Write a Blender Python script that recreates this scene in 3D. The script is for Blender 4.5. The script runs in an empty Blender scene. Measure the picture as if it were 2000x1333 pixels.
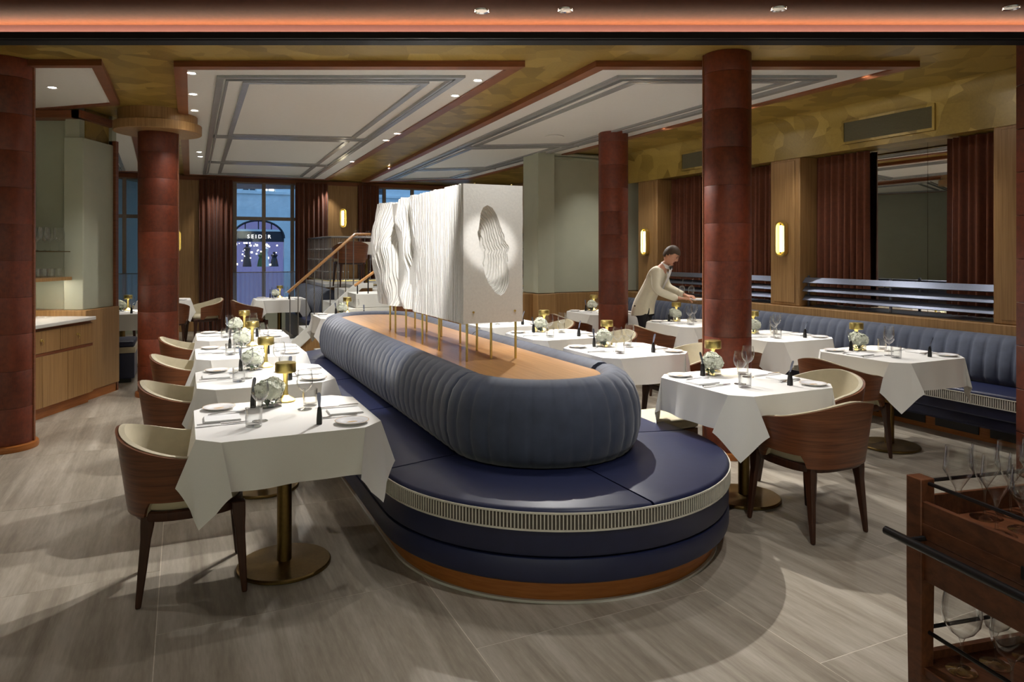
import bpy, bmesh, math, random
from mathutils import Vector, Matrix
PI = math.pi
sc = bpy.context.scene
col = sc.collection
RND = random.Random(7)

# ---------------------------------------------------------------- camera, sky, exposure
FOC, U0, HV, HC = 1380.0, 1000.0, 493.0, 1.58        # focal length and horizon in pixels of a 2000x1333 frame, eye height
cam = bpy.data.cameras.new('camera'); co = bpy.data.objects.new('camera', cam); col.objects.link(co)
co.location = (0, 0, HC); co.rotation_euler = (PI/2, 0, 0)
cam.sensor_width = 36; cam.lens = FOC/2000*36; cam.shift_y = (HV-666.5)/2000; cam.clip_start = .05
sc.camera = co
sc.view_settings.view_transform = 'Standard'; sc.view_settings.look = 'None'
sc.view_settings.exposure = 0.9; sc.view_settings.gamma = 1.0; sc.view_settings.use_curve_mapping = False
w = bpy.data.worlds.new('dusk'); sc.world = w; w.use_nodes = True
bg = w.node_tree.nodes['Background']
bg.inputs[0].default_value = (.22, .41, .70, 1); bg.inputs[1].default_value = .85      # blue hour sky
try:
    sc.cycles.caustics_reflective = False; sc.cycles.caustics_refractive = False
    sc.cycles.use_light_tree = True; sc.cycles.sample_clamp_indirect = 4; sc.cycles.max_bounces = 8
    sc.cycles.transparent_max_bounces = 24; sc.cycles.use_denoising = True
except Exception: pass

TH = math.radians(25)                                   # the room runs 25 degrees left of the camera axis
CT, ST = math.cos(TH), math.sin(TH)
def R(s, t, z=0): return Vector((s*CT - t*ST, s*ST + t*CT, z))       # room (across, along) -> world
def at(u, v, z):                                         # photo pixel of a point whose height is known -> world
    Y = (HC-z)*FOC/(v-HV); return Vector(((u-U0)/FOC*Y, Y, z))

SPOT_W = 1.0
def spot(loc, watts, size=95, blend=.6, target=None, colr=(1, .97, .93), rad=.025):
    l = bpy.data.lights.new('spot_lamp', 'SPOT'); l.energy = watts*SPOT_W; l.spot_size = math.radians(size); l.spot_blend = blend
    l.color = colr; l.shadow_soft_size = rad
    o = bpy.data.objects.new('spot_lamp', l); col.objects.link(o); o.location = loc
    if target is not None: o.rotation_euler = (Vector(target)-Vector(loc)).to_track_quat('-Z', 'Y').to_euler()
    return o

# ---------------------------------------------------------------- materials
def lin(c):
    return tuple(((x/255)/12.92 if x/255 <= .04045 else ((x/255+.055)/1.055)**2.4) for x in c)
class NT:
    def __init__(s, name):
        s.m = bpy.data.materials.new(name); s.m.use_nodes = True; s.t = s.m.node_tree
        s.b = s.t.nodes['Principled BSDF']; s.out = s.t.nodes['Material Output']
    def n(s, typ, **kw):
        x = s.t.nodes.new(typ)
        for k, v in kw.items(): setattr(x, k, v)
        return x
    def l(s, a, b): s.t.links.new(a, b)
    def pos(s, rot=0, scale=(1, 1, 1), obj=False):
        g = s.n('ShaderNodeTexCoord').outputs['Object'] if obj else s.n('ShaderNodeNewGeometry').outputs['Position']
        m = s.n('ShaderNodeMapping'); s.l(g, m.inputs[0])
        r = s.n('ShaderNodeVectorRotate', rotation_type='Z_AXIS'); r.inputs['Angle'].default_value = -rot
        s.l(g, r.inputs[0]); s.l(r.outputs[0], m.inputs[0]); m.inputs['Scale'].default_value = scale
        return m.outputs[0]
    def noise(s, vec, scale=1, detail=4, rough=.55, dist=0):
        x = s.n('ShaderNodeTexNoise'); s.l(vec, x.inputs['Vector']); x.inputs['Scale'].default_value = scale
        x.inputs['Detail'].default_value = detail; x.inputs['Roughness'].default_value = rough; x.inputs['Distortion'].default_value = dist
        return x.outputs['Fac']
    def ramp(s, fac, stops):
        r = s.n('ShaderNodeValToRGB'); s.l(fac, r.inputs[0]); e = r.color_ramp.elements
        while len(e) < len(stops): e.new(.5)
        for el, (p, c) in zip(e, stops): el.position = p; el.color = tuple(c)+(1,)
        return r.outputs[0]
    def bump(s, fac, strength=.2, dist=.01):
        b = s.n('ShaderNodeBump'); b.inputs['Strength'].default_value = strength; b.inputs['Distance'].default_value = dist
        s.l(fac, b.inputs['Height']); s.l(b.outputs[0], s.b.inputs['Normal'])
    def math(s, op, a, b=None):
        x = s.n('ShaderNodeMath', operation=op)
        for i, q in enumerate((a, b)):
            if q is None: continue
            if isinstance(q, (int, float)): x.inputs[i].default_value = q
            else: s.l(q, x.inputs[i])
        return x.outputs[0]
def plain(name, rgb, rough=.5, metal=0, spec=.5, sheen=0, var=.12, scale=30, bump=0, coat=0, emit=None, obj=True):
    """procedural: a fine noise varies colour and roughness a little"""
    k = NT(name); c = lin(rgb) if max(rgb) > 1.5 else rgb
    v = k.noise(k.pos(obj=obj), scale, 3)
    k.l(k.ramp(v, [(.25, [x*(1-var) for x in c]), (.75, [min(1, x*(1+var)) for x in c])]), k.b.inputs['Base Color'])
    k.b.inputs['Roughness'].default_value = rough; k.b.inputs['Metallic'].default_value = metal
    k.b.inputs['Specular IOR Level'].default_value = spec
    k.b.inputs['Sheen Weight'].default_value = sheen; k.b.inputs['Coat Weight'].default_value = coat
    if bump: k.bump(v, bump, .004)
    if emit:
        k.b.inputs['Emission Color'].default_value = tuple(emit[:3])+(1,); k.b.inputs['Emission Strength'].default_value = emit[3]
    return k.m
def wood(name, a, b, rot=0, scale=(60, 60, 1.5), rough=.42, obj=False, coat=0, spec=.4):
    k = NT(name); vec = k.pos(rot, scale, obj)
    f = k.noise(vec, 1, 6, .6, .4)
    oi = k.n('ShaderNodeObjectInfo').outputs['Random']
    f2 = k.math('ADD', f, k.math('MULTIPLY', k.math('SUBTRACT', oi, .5), .12))
    k.l(k.ramp(f2, [(.25, lin(a)), (.75, lin(b))]), k.b.inputs['Base Color'])
    k.b.inputs['Roughness'].default_value = rough; k.b.inputs['Coat Weight'].default_value = coat
    k.b.inputs['Specular IOR Level'].default_value = spec
    k.bump(f, .12, .002)
    return k.m
M = {}
# travertine slabs: streaks run along the room
k = NT('travertine'); v = k.pos(TH, (5.5, .32, 1)); oi = k.n('ShaderNodeObjectInfo').outputs['Random']
add = k.n('ShaderNodeVectorMath', operation='ADD'); k.l(v, add.inputs[0])
cx = k.n('ShaderNodeCombineXYZ'); k.l(k.math('MULTIPLY', oi, 40), cx.inputs[0]); k.l(k.math('MULTIPLY', oi, 17), cx.inputs[1]); k.l(cx.outputs[0], add.inputs[1])
f = k.noise(add.outputs[0], 1.6, 9, .68, .35)
g2 = k.noise(k.pos(TH, (60, 9, 1)), 1, 5, .6)
mix = k.math('ADD', k.math('MULTIPLY', f, .78), k.math('MULTIPLY', g2, .22))
k.l(k.ramp(mix, [(.30, lin((122, 111, 98))), (.47, lin((158, 148, 132))), (.62, lin((184, 175, 160))), (.8, lin((200, 192, 178)))]), k.b.inputs['Base Color'])
k.b.inputs['Roughness'].default_value = .38; k.bump(mix, .05, .002); M['floor'] = k.m
M['grout'] = plain('grout', (226, 218, 202), .7)
# straw marquetry on the ceiling: fans of straw, each patch with its own tone and direction
k = NT('straw_marquetry'); p = k.pos(TH, (4.4, 4.4, 4.4))
vo = k.n('ShaderNodeTexVoronoi'); k.l(p, vo.inputs['Vector']); vo.inputs['Scale'].default_value = 1.0
sep = k.n('ShaderNodeSeparateColor'); k.l(vo.outputs['Color'], sep.inputs[0])
rv = k.n('ShaderNodeVectorRotate', rotation_type='Z_AXIS'); k.l(k.pos(TH, (1, 1, 1)), rv.inputs[0]); k.l(k.math('MULTIPLY', sep.outputs[1], 6.28), rv.inputs['Angle'])
mp = k.n('ShaderNodeMapping'); k.l(rv.outputs[0], mp.inputs[0]); mp.inputs['Scale'].default_value = (9, 90, 40)
st = k.noise(mp.outputs[0], 1, 3, .6)
ff = k.math('ADD', k.math('MULTIPLY', sep.outputs[0], .62), k.math('MULTIPLY', st, .38))
k.l(k.ramp(ff, [(.15, lin((126, 102, 40))), (.5, lin((154, 127, 57))), (.85, lin((178, 150, 76)))]), k.b.inputs['Base Color'])
k.b.inputs['Roughness'].default_value = .36; k.b.inputs['Metallic'].default_value = .1; k.bump(st, .12, .002); M['gold'] = k.m
k = NT('red_leather'); oi = k.n('ShaderNodeObjectInfo').outputs['Random']
f = k.noise(k.pos(0, (26, 26, 26)), 1, 6, .65); fw = k.noise(k.pos(0, (220, 220, 24)), 1, 2, .5)
ff = k.math('ADD', k.math('ADD', k.math('MULTIPLY', f, .75), k.math('MULTIPLY', fw, .3)), k.math('MULTIPLY', k.math('SUBTRACT', oi, .5), .22))
k.l(k.ramp(ff, [(.3, lin((78, 31, 15))), (.75, lin((122, 54, 29)))]), k.b.inputs['Base Color'])
k.b.inputs['Roughness'].default_value = .48; k.bump(ff, .15, .003); M['leather'] = k.m
M['oak'] = wood('oak_veneer', (130, 97, 58), (176, 137, 90))
M['oak_gloss'] = wood('oak_tabletop', (172, 122, 72), (206, 156, 102), TH, (50, 2, 50), .3, coat=.2)
M['oak_plinth'] = wood('oak_plinth', (146, 84, 34), (182, 114, 56), TH, (6, 6, 90), .35)
M['walnut'] = wood('walnut', (76, 40, 22), (132, 80, 48), 0, (3, 3, 75), .4, True, .1)
M['walnut_leg'] = wood('walnut_leg', (44, 24, 15), (78, 44, 28), 0, (60, 60, 3), .4, True)
M['walnut_cart'] = wood('walnut_trolley', (72, 40, 25), (122, 74, 47), math.radians(16), (70, 3, 40), .38, True)
M['red_wood'] = wood('reddish_trim_wood', (104, 56, 32), (140, 84, 52), TH, (3, 3, 80), .4)
M['brass'] = plain('brushed_brass', (220, 198, 124), .34, 1, var=.08, scale=120)
M['bronze'] = plain('bronze', (120, 98, 58), .38, 1, var=.12, scale=60)
M['steel'] = plain('satin_steel', (122, 128, 144), .38, 1, var=.06, scale=80)
M['silver'] = plain('silver', (220, 220, 222), .14, 1, var=.04)
M['iron'] = plain('grey_iron', (128, 124, 120), .4, .7)
M['black'] = plain('black_metal', (16, 15, 17), .38)
M['black_beam'] = plain('black_steel_beam', (10, 10, 12), .45, spec=.3)
M['beam_under'] = plain('dark_grey_steel', (22, 22, 27), .6, spec=.2)
M['cloth'] = plain('white_linen', (236, 234, 230), .85, var=.03, scale=400, sheen=.2, bump=.06)
M['napkin'] = plain('napkin_linen', (240, 240, 240), .85, var=.03, scale=300, sheen=.2, bump=.06)
M['navy'] = plain('navy_leather', (30, 36, 68), .42, var=.10, scale=18)
M['slate'] = plain('slate_velvet', (62, 70, 90), .75, sheen=.3, var=.18, scale=14)
M['cream'] = plain('cream_leather', (186, 176, 150), .55, var=.06, scale=20)
M['paper'] = plain('white_paper_pulp', (240, 238, 233), .9, var=.05, scale=60, bump=.2)
M['white'] = plain('white_ceiling_paint', (232, 231, 226), .6, var=.02)
M['mould'] = plain('grey_lacquer_moulding', (158, 159, 160), .25, var=.05)
M['pale'] = plain('pale_sage_plaster', (180, 184, 164), .6, var=.04, scale=4)
M['curtain'] = plain('rust_velvet', (98, 48, 21), .85, sheen=.15, var=.2, scale=25)
M['darkwall'] = plain('dark_brown_lacquer', (74, 40, 22), .8, spec=.12, var=.1)
M['cove_red'] = plain('red_cove_paint', (74, 46, 42), .5, var=.04)
M['porcelain'] = plain('white_porcelain', (240, 240, 242), .15, var=.02)
M['plate_gold'] = plain('gold_print', (196, 158, 96), .4, var=.2, scale=90)
M['stone'] = plain('pale_marble', (222, 222, 216), .25, var=.05, scale=6)
M['pottery'] = plain('grey_pottery', (84, 80, 76), .4)
M['petal'] = plain('white_petals', (240, 243, 226), .7, var=.06, scale=40)
M['leaf'] = plain('green_leaves', (52, 92, 40), .5, var=.3, scale=30)
M['skin'] = plain('skin', (206, 150, 122), .5, var=.06)
M['hair'] = plain('brown_hair', (74, 56, 42), .6, var=.25, scale=160)
M['jacket'] = plain('ivory_jacket', (238, 230, 206), .8, sheen=.2, var=.03)
M['shirt'] = plain('white_shirt', (244, 243, 240), .8, var=.02)
M['trousers'] = plain('black_trousers', (20, 20, 28), .8)
M['fringe'] = plain('silver_fringe', (206, 202, 190), .5, var=.1)
M['fringe_dark'] = plain('grey_braid', (74, 68, 60), .8, var=.2, scale=200)
M['grille'] = plain('vent_mesh', (84, 76, 46), .6, var=.25, scale=200)
M['facade'] = plain('pale_stone_facade', (224, 232, 230), .8, var=.1, scale=3, obj=False)
M['facade_dark'] = plain('dark_shopfront', (40, 40, 46), .5)
M['frame'] = plain('grey_window_frame', (146, 132, 118), .5)
M['asphalt'] = plain('asphalt', (80, 80, 84), .8)
def emis(name, rgb, s, flow=0):
    k = NT(name); e = k.n('ShaderNodeEmission'); e.inputs[1].default_value = s
    k.l(k.ramp(k.noise(k.pos(obj=True), 3, 1), [(0, [x*.95 for x in rgb]), (1, rgb)]), e.inputs[0]); k.l(e.outputs[0], k.out.inputs[0]); return k.m
M['lamp_glow'] = emis('table_lamp_led', (1, .86, .62), 42)
M['down_glow'] = emis('downlight_led', (1, .95, .86), 30)
M['cove_glow'] = emis('cove_led_strip', (1, .70, .50), 6)
M['sconce_glow'] = emis('sconce_tube', (1, .93, .76), 16)
M['shelf_glow'] = emis('shelf_led', (1, .93, .82), 26)
M['shop_glow'] = emis('shop_window_lights', (1, .93, .85), 2.2)
M['lit_window'] = emis('lit_window', (1, .95, .86), 1.6)
M['shop_back'] = emis('shop_display_back', (.16, .18, .42), .5)
M['sign_glow'] = emis('sign_letters', (1, 1, 1), 1.2)
def glass(name, tint=(1, 1, 1), lo=.03, hi=.75, power=3.0, rough=.0):
    """thin clear glass: mostly see-through, mirroring more the more it is seen edge-on"""
    k = NT(name); t = k.n('ShaderNodeBsdfTransparent'); t.inputs[0].default_value = tuple(tint)+(1,)
    g = k.n('ShaderNodeBsdfGlossy'); g.inputs['Roughness'].default_value = rough
    lw = k.n('ShaderNodeLayerWeight'); lw.inputs[0].default_value = .5
    f = k.math('ADD', k.math('MULTIPLY', k.math('POWER', lw.outputs['Facing'], power), hi), lo)
    nz = k.noise(k.pos(obj=True), 40, 1); f = k.math('ADD', f, k.math('MULTIPLY', nz, .004))
    mx = k.n('ShaderNodeMixShader'); k.l(f, mx.inputs[0]); k.l(t.outputs[0], mx.inputs[1]); k.l(g.outputs[0], mx.inputs[2]); k.l(mx.outputs[0], k.out.inputs[0])
    return k.m
def clear(name, power=2.6, dark=.50, gl=.9):
    """thin blown glass: clear face-on, darker and mirroring towards its outline"""
    k = NT(name); lw = k.n('ShaderNodeLayerWeight'); lw.inputs[0].default_value = .5
    e = k.math('POWER', lw.outputs['Facing'], power); nz = k.noise(k.pos(obj=True), 40, 1)
    t = k.n('ShaderNodeBsdfTransparent'); k.l(k.ramp(e, [(0, (.985, .99, .99)), (.25, (.95, .955, .955)), (1, (dark, dark, dark))]), t.inputs[0])
    g = k.n('ShaderNodeBsdfGlossy'); g.inputs['Roughness'].default_value = .06
    f = k.math('ADD', k.math('MULTIPLY', k.math('POWER', lw.outputs['Facing'], 1.7), gl), k.math('ADD', .035, k.math('MULTIPLY', nz, .01)))
    mx = k.n('ShaderNodeMixShader'); k.l(f, mx.inputs[0]); k.l(t.outputs[0], mx.inputs[1]); k.l(g.outputs[0], mx.inputs[2]); k.l(mx.outputs[0], k.out.inputs[0]); return k.m
M['glass'] = clear('clear_glass', 2.6, .36)
M['pane'] = glass('window_glass', (.95, .97, .99), .03, .5, 4)
M['mirror'] = plain('mirror', (232, 232, 228), .01, 1, var=.005)
k = NT('sheer_voile'); tr = k.n('ShaderNodeBsdfTransparent'); tl = k.n('ShaderNodeBsdfTranslucent'); df = k.n('ShaderNodeBsdfDiffuse')
for q in (tl, df): q.inputs[0].default_value = (.85, .87, .9, 1)
m1 = k.n('ShaderNodeMixShader'); m2 = k.n('ShaderNodeMixShader'); m1.inputs[0].default_value = .2
k.l(tl.outputs[0], m1.inputs[1]); k.l(df.outputs[0], m1.inputs[2])
k.l(k.math('ADD', k.math('MULTIPLY', k.noise(k.pos(), 300, 1), .12), .36), m2.inputs[0]); k.l(tr.outputs[0], m2.inputs[1]); k.l(m1.outputs[0], m2.inputs[2]); k.l(m2.outputs[0], k.out.inputs[0]); M['sheer'] = k.m

# ---------------------------------------------------------------- mesh helpers
class MB:
    def __init__(s): s.v = []; s.f = []
    def add(s, vs, fs, m=None):
        o = len(s.v); s.v += [tuple(m @ Vector(p)) if m is not None else tuple(p) for p in vs]
        s.f += [tuple(i+o for i in q) for q in fs]; return s
    def box(s, x0, x1, y0, y1, z0, z1, m=None):
        vs = [(x, y, z) for z in (z0, z1) for y in (y0, y1) for x in (x0, x1)]
        return s.add(vs, [(0, 2, 3, 1), (4, 5, 7, 6), (0, 1, 5, 4), (2, 6, 7, 3), (0, 4, 6, 2), (1, 3, 7, 5)], m)
    def loft(s, rings, close=True, caps=(True, True), m=None):
        n = len(rings[0]); vs = [p for r in rings for p in r]; fs = []
        for i in range(len(rings)-1):
            for j in range(n if close else n-1):
                a, b = i*n+j, i*n+(j+1) % n; fs.append((a, b, b+n, a+n))
        if caps[0] and close: fs.append(tuple(range(n-1, -1, -1)))
        if caps[1] and close: fs.append(tuple(range((len(rings)-1)*n, len(rings)*n)))
        return s.add(vs, fs, m)
    def lathe(s, prof, n=20, m=None, caps=(True, True)):
        return s.loft([[(r*math.cos(2*PI*i/n), r*math.sin(2*PI*i/n), z) for i in range(n)] for r, z in prof], True, caps, m)
    def cyl(s, r, z0, z1, n=20, m=None): return s.lathe([(r, z0), (r, z1)], n, m)
    def tube(s, pts, r, n=8, m=None, caps=(True, True), closed=False):
        P = [Vector(p) for p in pts]; rings = []; up = Vector((0, 0, 1)); N = len(P)
        for i, p in enumerate(P):
            d = (P[(i+1) % N]-P[i-1]) if closed else (P[min(i+1, N-1)]-P[max(i-1, 0)])
            d.normalize(); x = d.cross(up)
            if x.length < 1e-3: x = d.cross(Vector((0, 1, 0)))
            x.normalize(); y = x.cross(d); rr = r[i] if isinstance(r, (list, tuple)) else r
            rings.append([p+x*math.cos(2*PI*j/n)*rr+y*math.sin(2*PI*j/n)*rr for j in range(n)])
        if closed: rings.append(rings[0]); caps = (False, False)
        return s.loft(rings, True, caps, m)
    def prism(s, poly, z0, z1, m=None):
        return s.loft([[(x, y, z0) for x, y in poly], [(x, y, z1) for x, y in poly]], True, (True, True), m)
    def grid(s, fn, nu, nv, m=None):
        return s.add([fn(i/nu, j/nv) for j in range(nv+1) for i in range(nu+1)],
                     [(j*(nu+1)+i, j*(nu+1)+i+1, (j+1)*(nu+1)+i+1, (j+1)*(nu+1)+i) for j in range(nv) for i in range(nu)], m)
    def mesh(s, name, mat, ang=.7):
        me = bpy.data.meshes.new(name); me.from_pydata(s.v, [], s.f); me.materials.append(M[mat] if isinstance(mat, str) else mat)
        bm = bmesh.new(); bm.from_mesh(me); bmesh.ops.recalc_face_normals(bm, faces=bm.faces); bm.to_mesh(me); bm.free()
        me.polygons.foreach_set('use_smooth', [True]*len(me.polygons)); me.set_sharp_from_angle(angle=ang); return me
    def build(s, name, mat, parent=None, loc=(0, 0, 0), rz=0, bevel=0, ang=.7):
        o = bpy.data.objects.new(name, s.mesh(name, mat, ang)); col.objects.link(o); o.location = loc; o.rotation_euler = (0, 0, rz)
        if parent: o.parent = parent
        if bevel:
            b = o.modifiers.new('bevel', 'BEVEL'); b.width = bevel; b.segments = 2; b.limit_method = 'ANGLE'; b.angle_limit = .8; b.harden_normals = False
        return o
def put(name, me, parent=None, loc=(0, 0, 0), rot=(0, 0, 0), scale=(1, 1, 1)):
    o = bpy.data.objects.new(name, me); col.objects.link(o); o.location = loc; o.rotation_euler = rot; o.scale = scale
    if parent: o.parent = parent
    return o
def tag(o, label=None, cat=None, group=None, kind=None):
    if label: o['label'] = label
    if cat: o['category'] = cat
    if group: o['group'] = group
    if kind: o['kind'] = kind
    return o
def thing(name, label, cat, loc=(0, 0, 0), rz=0, group=None):
    o = bpy.data.objects.new(name, None); col.objects.link(o); o.location = loc; o.rotation_euler = (0, 0, rz); o.empty_display_size = .1
    return tag(o, label, cat, group)
def struct(o, label=None): return tag(o, label, None, None, 'structure')
kids = {}                                                # children of every copied thing, read once
def dup(root, loc, rz=None, label=None, group=None, scale=None):
    def cp(o, par):
        c = o.copy(); col.objects.link(c); c.parent = par
        for ch in kids.get(o, ()): cp(ch, c)
        return c
    def walk(o):
        if o not in kids:
            kids[o] = list(o.children)
            for ch in kids[o]: walk(ch)
    walk(root); r = cp(root, None); r.location = loc
    if rz is not None: r.rotation_euler = (0, 0, rz)
    if scale: r.scale = scale
    if label: r['label'] = label
    if group: r['group'] = group
    return r
class Stamp:
    """first placing uses the prototype itself, later ones are copies"""
    def __init__(s, make): s.make = make; s.o = None
    def __call__(s, loc, rz, label, group=None):
        if s.o is None: s.o = s.make(); o = s.o; o.location = loc; o.rotation_euler = (0, 0, rz); o['label'] = label
        else: o = dup(s.o, loc, rz, label)
        if group: o['group'] = group
        return o
# ---------------------------------------------------------------- room shell
ZG, ZT, ZP = 3.13, 3.08, 3.095                           # gold ceiling, bottom of the wooden trims, white coffers
TB, SR = 15.5, 6.75                                      # window wall and right wall in room coordinates
def rbox(name, mat, s0, s1, t0, t1, z0, z1, parent=None, bevel=0):
    return MB().box(s0, s1, t0, t1, z0, z1).build(name, mat, parent, (0, 0, 0), TH if parent is None else 0, bevel)
fl = rbox('floor', 'grout', -9, 8, -6, 17, -.12, -.0006); struct(fl)
tm = MB().box(-.5785, .5785, -.6485, .6485, -.05, 0).mesh('tile', 'floor')
i = 0
for a in range(-7, 7):
    s = 1.06+1.16*(a+.5)
    for b in range(-2, 13):
        t = (2.61 if a % 2 == 0 else 3.26)+1.3*(b+.5)
        if t > TB+.3 or R(s, t).y < 1.2: continue
        X = R(s, t)
        if s < -1.7 and t < 6: 
            if X.x < -5.6: continue
        if s > 6.9: continue
        q = put('tile', tm, fl, (s, t, RND.uniform(-.0004, .0004)))
struct(rbox('ceiling', 'gold', -9, SR+.4, 3.2, TB+.3, ZG, ZG+.12)).location = (0, 0, 0)
# the gold ceiling starts behind the beam; the roof slab above closes everything
ceil = bpy.data.objects['ceiling']
gm = ceil.data
poly = [(-8.5, 4.64), (6.2, 4.64), (6.2, 9.5), (-.2, 17.6), (-8.5, 17.2)]
ceil.data = MB().prism(poly, ZG, ZG+.12).mesh('ceiling', 'gold'); ceil.rotation_euler = (0, 0, 0)
rf = MB().box(-9, 8, -4, 19, 3.36, 3.46).build('roof_slab', 'white'); struct(rf)
# coffers: wooden trim frame hanging below the gold, white panel, grey mouldings
def quad_band(mb, P, d0, d1, z0, z1):
    """frame between the quad inset by d0 and by d1"""
    def inset(P, d):
        out = []; n = len(P)
        for i in range(n):
            a, b, c = Vector(P[i-1]), Vector(P[i]), Vector(P[(i+1) % n])
            e1 = (b-a).normalized(); e2 = (c-b).normalized(); n1 = Vector((-e1.y, e1.x)); n2 = Vector((-e2.y, e2.x))
            k = (n1+n2); k = k/(k.dot(n1)); out.append(b+k*d)
        return out
    A, B = inset(P, d0), inset(P, d1); n = len(P); vs = []
    for z in (z0, z1): vs += [(p.x, p.y, z) for p in A]+[(p.x, p.y, z) for p in B]
    fs = []
    for i in range(n):
        j = (i+1) % n
        fs += [(i, j, n+j, n+i), (2*n+i, 3*n+i, 3*n+j, 2*n+j), (i, 2*n+i, 2*n+j, j), (n+i, n+j, 3*n+j, 3*n+i)]
    mb.add(vs, fs); return B
def lerp(a, b, t): return (a[0]+(b[0]-a[0])*t, a[1]+(b[1]-a[1])*t)
def coffer(name, P, label, splits, trim_mat='red_wood'):
    """P counter-clockwise: near left, near right, far right, far left"""
    mb = MB(); quad_band(mb, P, -.03, .07, ZT, ZG)
    root = mb.build(name, trim_mat); struct(root)
    MB().prism([(p[0], p[1]) for p in P], ZP, ZG-.002).build('coffer_panel', 'white', root)
    # mouldings, each a raised strip of two steps
    def bar(P2, d, w_, z0):
        m = MB(); quad_band(m, P2, d, d+w_, z0, ZP+.004); m.build('moulding', 'mould', root)
    bar(P, .30, .055, ZP-.022); bar(P, .375, .02, ZP-.03)
    e = [0]+splits+[1]
    for a, b in zip(e, e[1:]):
        Q = [lerp(P[0], P[3], a), lerp(P[1], P[2], a), lerp(P[1], P[2], b), lerp(P[0], P[3], b)]
        m = MB()
        L = (Vector(P[3])-Vector(P[0])).length
        pa = .52 if a == 0 else .12; pb = .52 if b == 1 else .12
        Q = [lerp(P[0], P[3], a+pa/L), lerp(P[1], P[2], a+pa/L), lerp(P[1], P[2], b-pb/L), lerp(P[0], P[3], b-pb/L)]
        Wd = (Vector(Q[1])-Vector(Q[0])).length
        Q = [lerp(Q[0], Q[1], .56/Wd), lerp(Q[0], Q[1], 1-.56/Wd), lerp(Q[3], Q[2], 1-.56/Wd), lerp(Q[3], Q[2], .56/Wd)]
        quad_band(m, Q, 0, .055, ZP-.02, ZP+.004); m.build('moulding', 'mould', root)
    for a in splits:
        m = MB()
        A, B = lerp(P[0], P[3], a), lerp(P[1], P[2], a); Wd = (Vector(B)-Vector(A)).length
        A, B = lerp(A, B, .36/Wd), lerp(A, B, 1-.36/Wd)
        d = (Vector(B)-Vector(A)).normalized(); n = Vector((-d.y, d.x))
        for off in (-.06, .02):
            p0, p1 = Vector(A)+n*off, Vector(B)+n*off; p2, p3 = p1+n*.045, p0+n*.045
            m.prism([tuple(p0), tuple(p1), tuple(p2), tuple(p3)], ZP-.024, ZP+.004)
        m.build('cross_moulding', 'mould', root)
    return root
C1 = [(-2.715, 5.74), (.06, 5.74), (-3.86, 14.75), (-6.35, 13.75)]
C2 = [(.70, 5.74), (3.25, 5.74), (-.9, 14.6), (-3.2, 15.2)]
coffer('coffer_ceiling', C1, '', [.42, .74]); coffer('coffer_ceiling', C2, '', [.47, .77])
C3 = [(-5.4, 5.70), (-3.34, 5.70), (-4.02, 7.18), (-5.4, 7.6)]
mb = MB(); quad_band(mb, C3, -.03, .05, ZT, ZG); c3 = mb.build('coffer_ceiling', 'red_wood'); struct(c3)
MB().prism(C3, ZP, ZG-.002).build('coffer_panel', 'white', c3)
C4 = [(-8.0, 8.3), (-4.42, 8.3), (-6.95, 13.35), (-8.0, 12.9)]
coffer('coffer_ceiling', C4, '', [.55])
# beam over the opening with its light cove, and the dark ceiling on the camera's side
b = MB().box(-8, 8, 4.50, 4.53, 2.945, 2.985).build('beam', 'black_beam'); struct(b)
MB().box(-8, 8, 4.53, 4.64, 2.94, 2.97).build('beam_underside', 'beam_under', b)
MB().box(-8, 8, 4.61, 4.64, 2.97, 3.40).build('cove_wall', 'cove_red', b)
MB().box(-8, 8, 4.555, 4.567, 2.970, 2.974).build('cove_light_strip', 'cove_glow', b)
la = bpy.data.lights.new('cove_light', 'AREA'); la.shape = 'RECTANGLE'; la.size = 15; la.size_y = .02; la.energy = 50; la.color = (1, .82, .64)
lo_ = bpy.data.objects.new('cove_light', la); col.objects.link(lo_); lo_.location = (0, 4.562, 2.976); lo_.rotation_euler = (PI, 0, 0)
cf = MB().box(-8, 8, -4, 4.61, 3.063, 3.12).build('ceiling_front', 'darkwall'); struct(cf)
# walls that close the room out of view
for nm, bx in (('wall_front', (-9, 8, -3.6, -3.4, 0, 3.4)), ('wall_left', (-8.5, -8.3, -3.6, 18, 0, 3.4))):
    struct(MB().box(*bx).build(nm, 'pale'))
struct(rbox('wall_right', 'oak', SR+.16, SR+.3, -8, TB+.3, 0, 3.4))
# ---- window wall at the back
wb = rbox('wall_back', 'oak', -4.5, -2.5, TB, TB+.2, 0, 3.3); struct(wb)
for s0, s1 in ((-.55, .62), (2.5, 3.62), (6.2, 6.9)):
    MB().box(s0, s1, TB, TB+.2, 0, 3.3).build('wall_pier', 'oak', wb)
for s0, s1 in ((-2.5, -.55), (.62, 2.5), (3.62, 6.2)):
    MB().box(s0, s1, TB, TB+.2, 0, .42).build('wall_apron', 'pale', wb)
    MB().box(s0, s1, TB, TB+.2, 3.06, 3.3).build('wall_head', 'red_wood', wb)
for s0, s1 in ((-.45, .30), (2.80, 3.48)):               # fluted oak panels between the windows
    MB().box(s0, s1, TB-.05, TB-.001, 0, 3.04).build('oak_panel', 'oak', wb, bevel=.008)
MB().box(-4.5, 6.9, TB-.06, TB-.051, 3.02, 3.1).build('head_trim', 'red_wood', wb)
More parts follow.
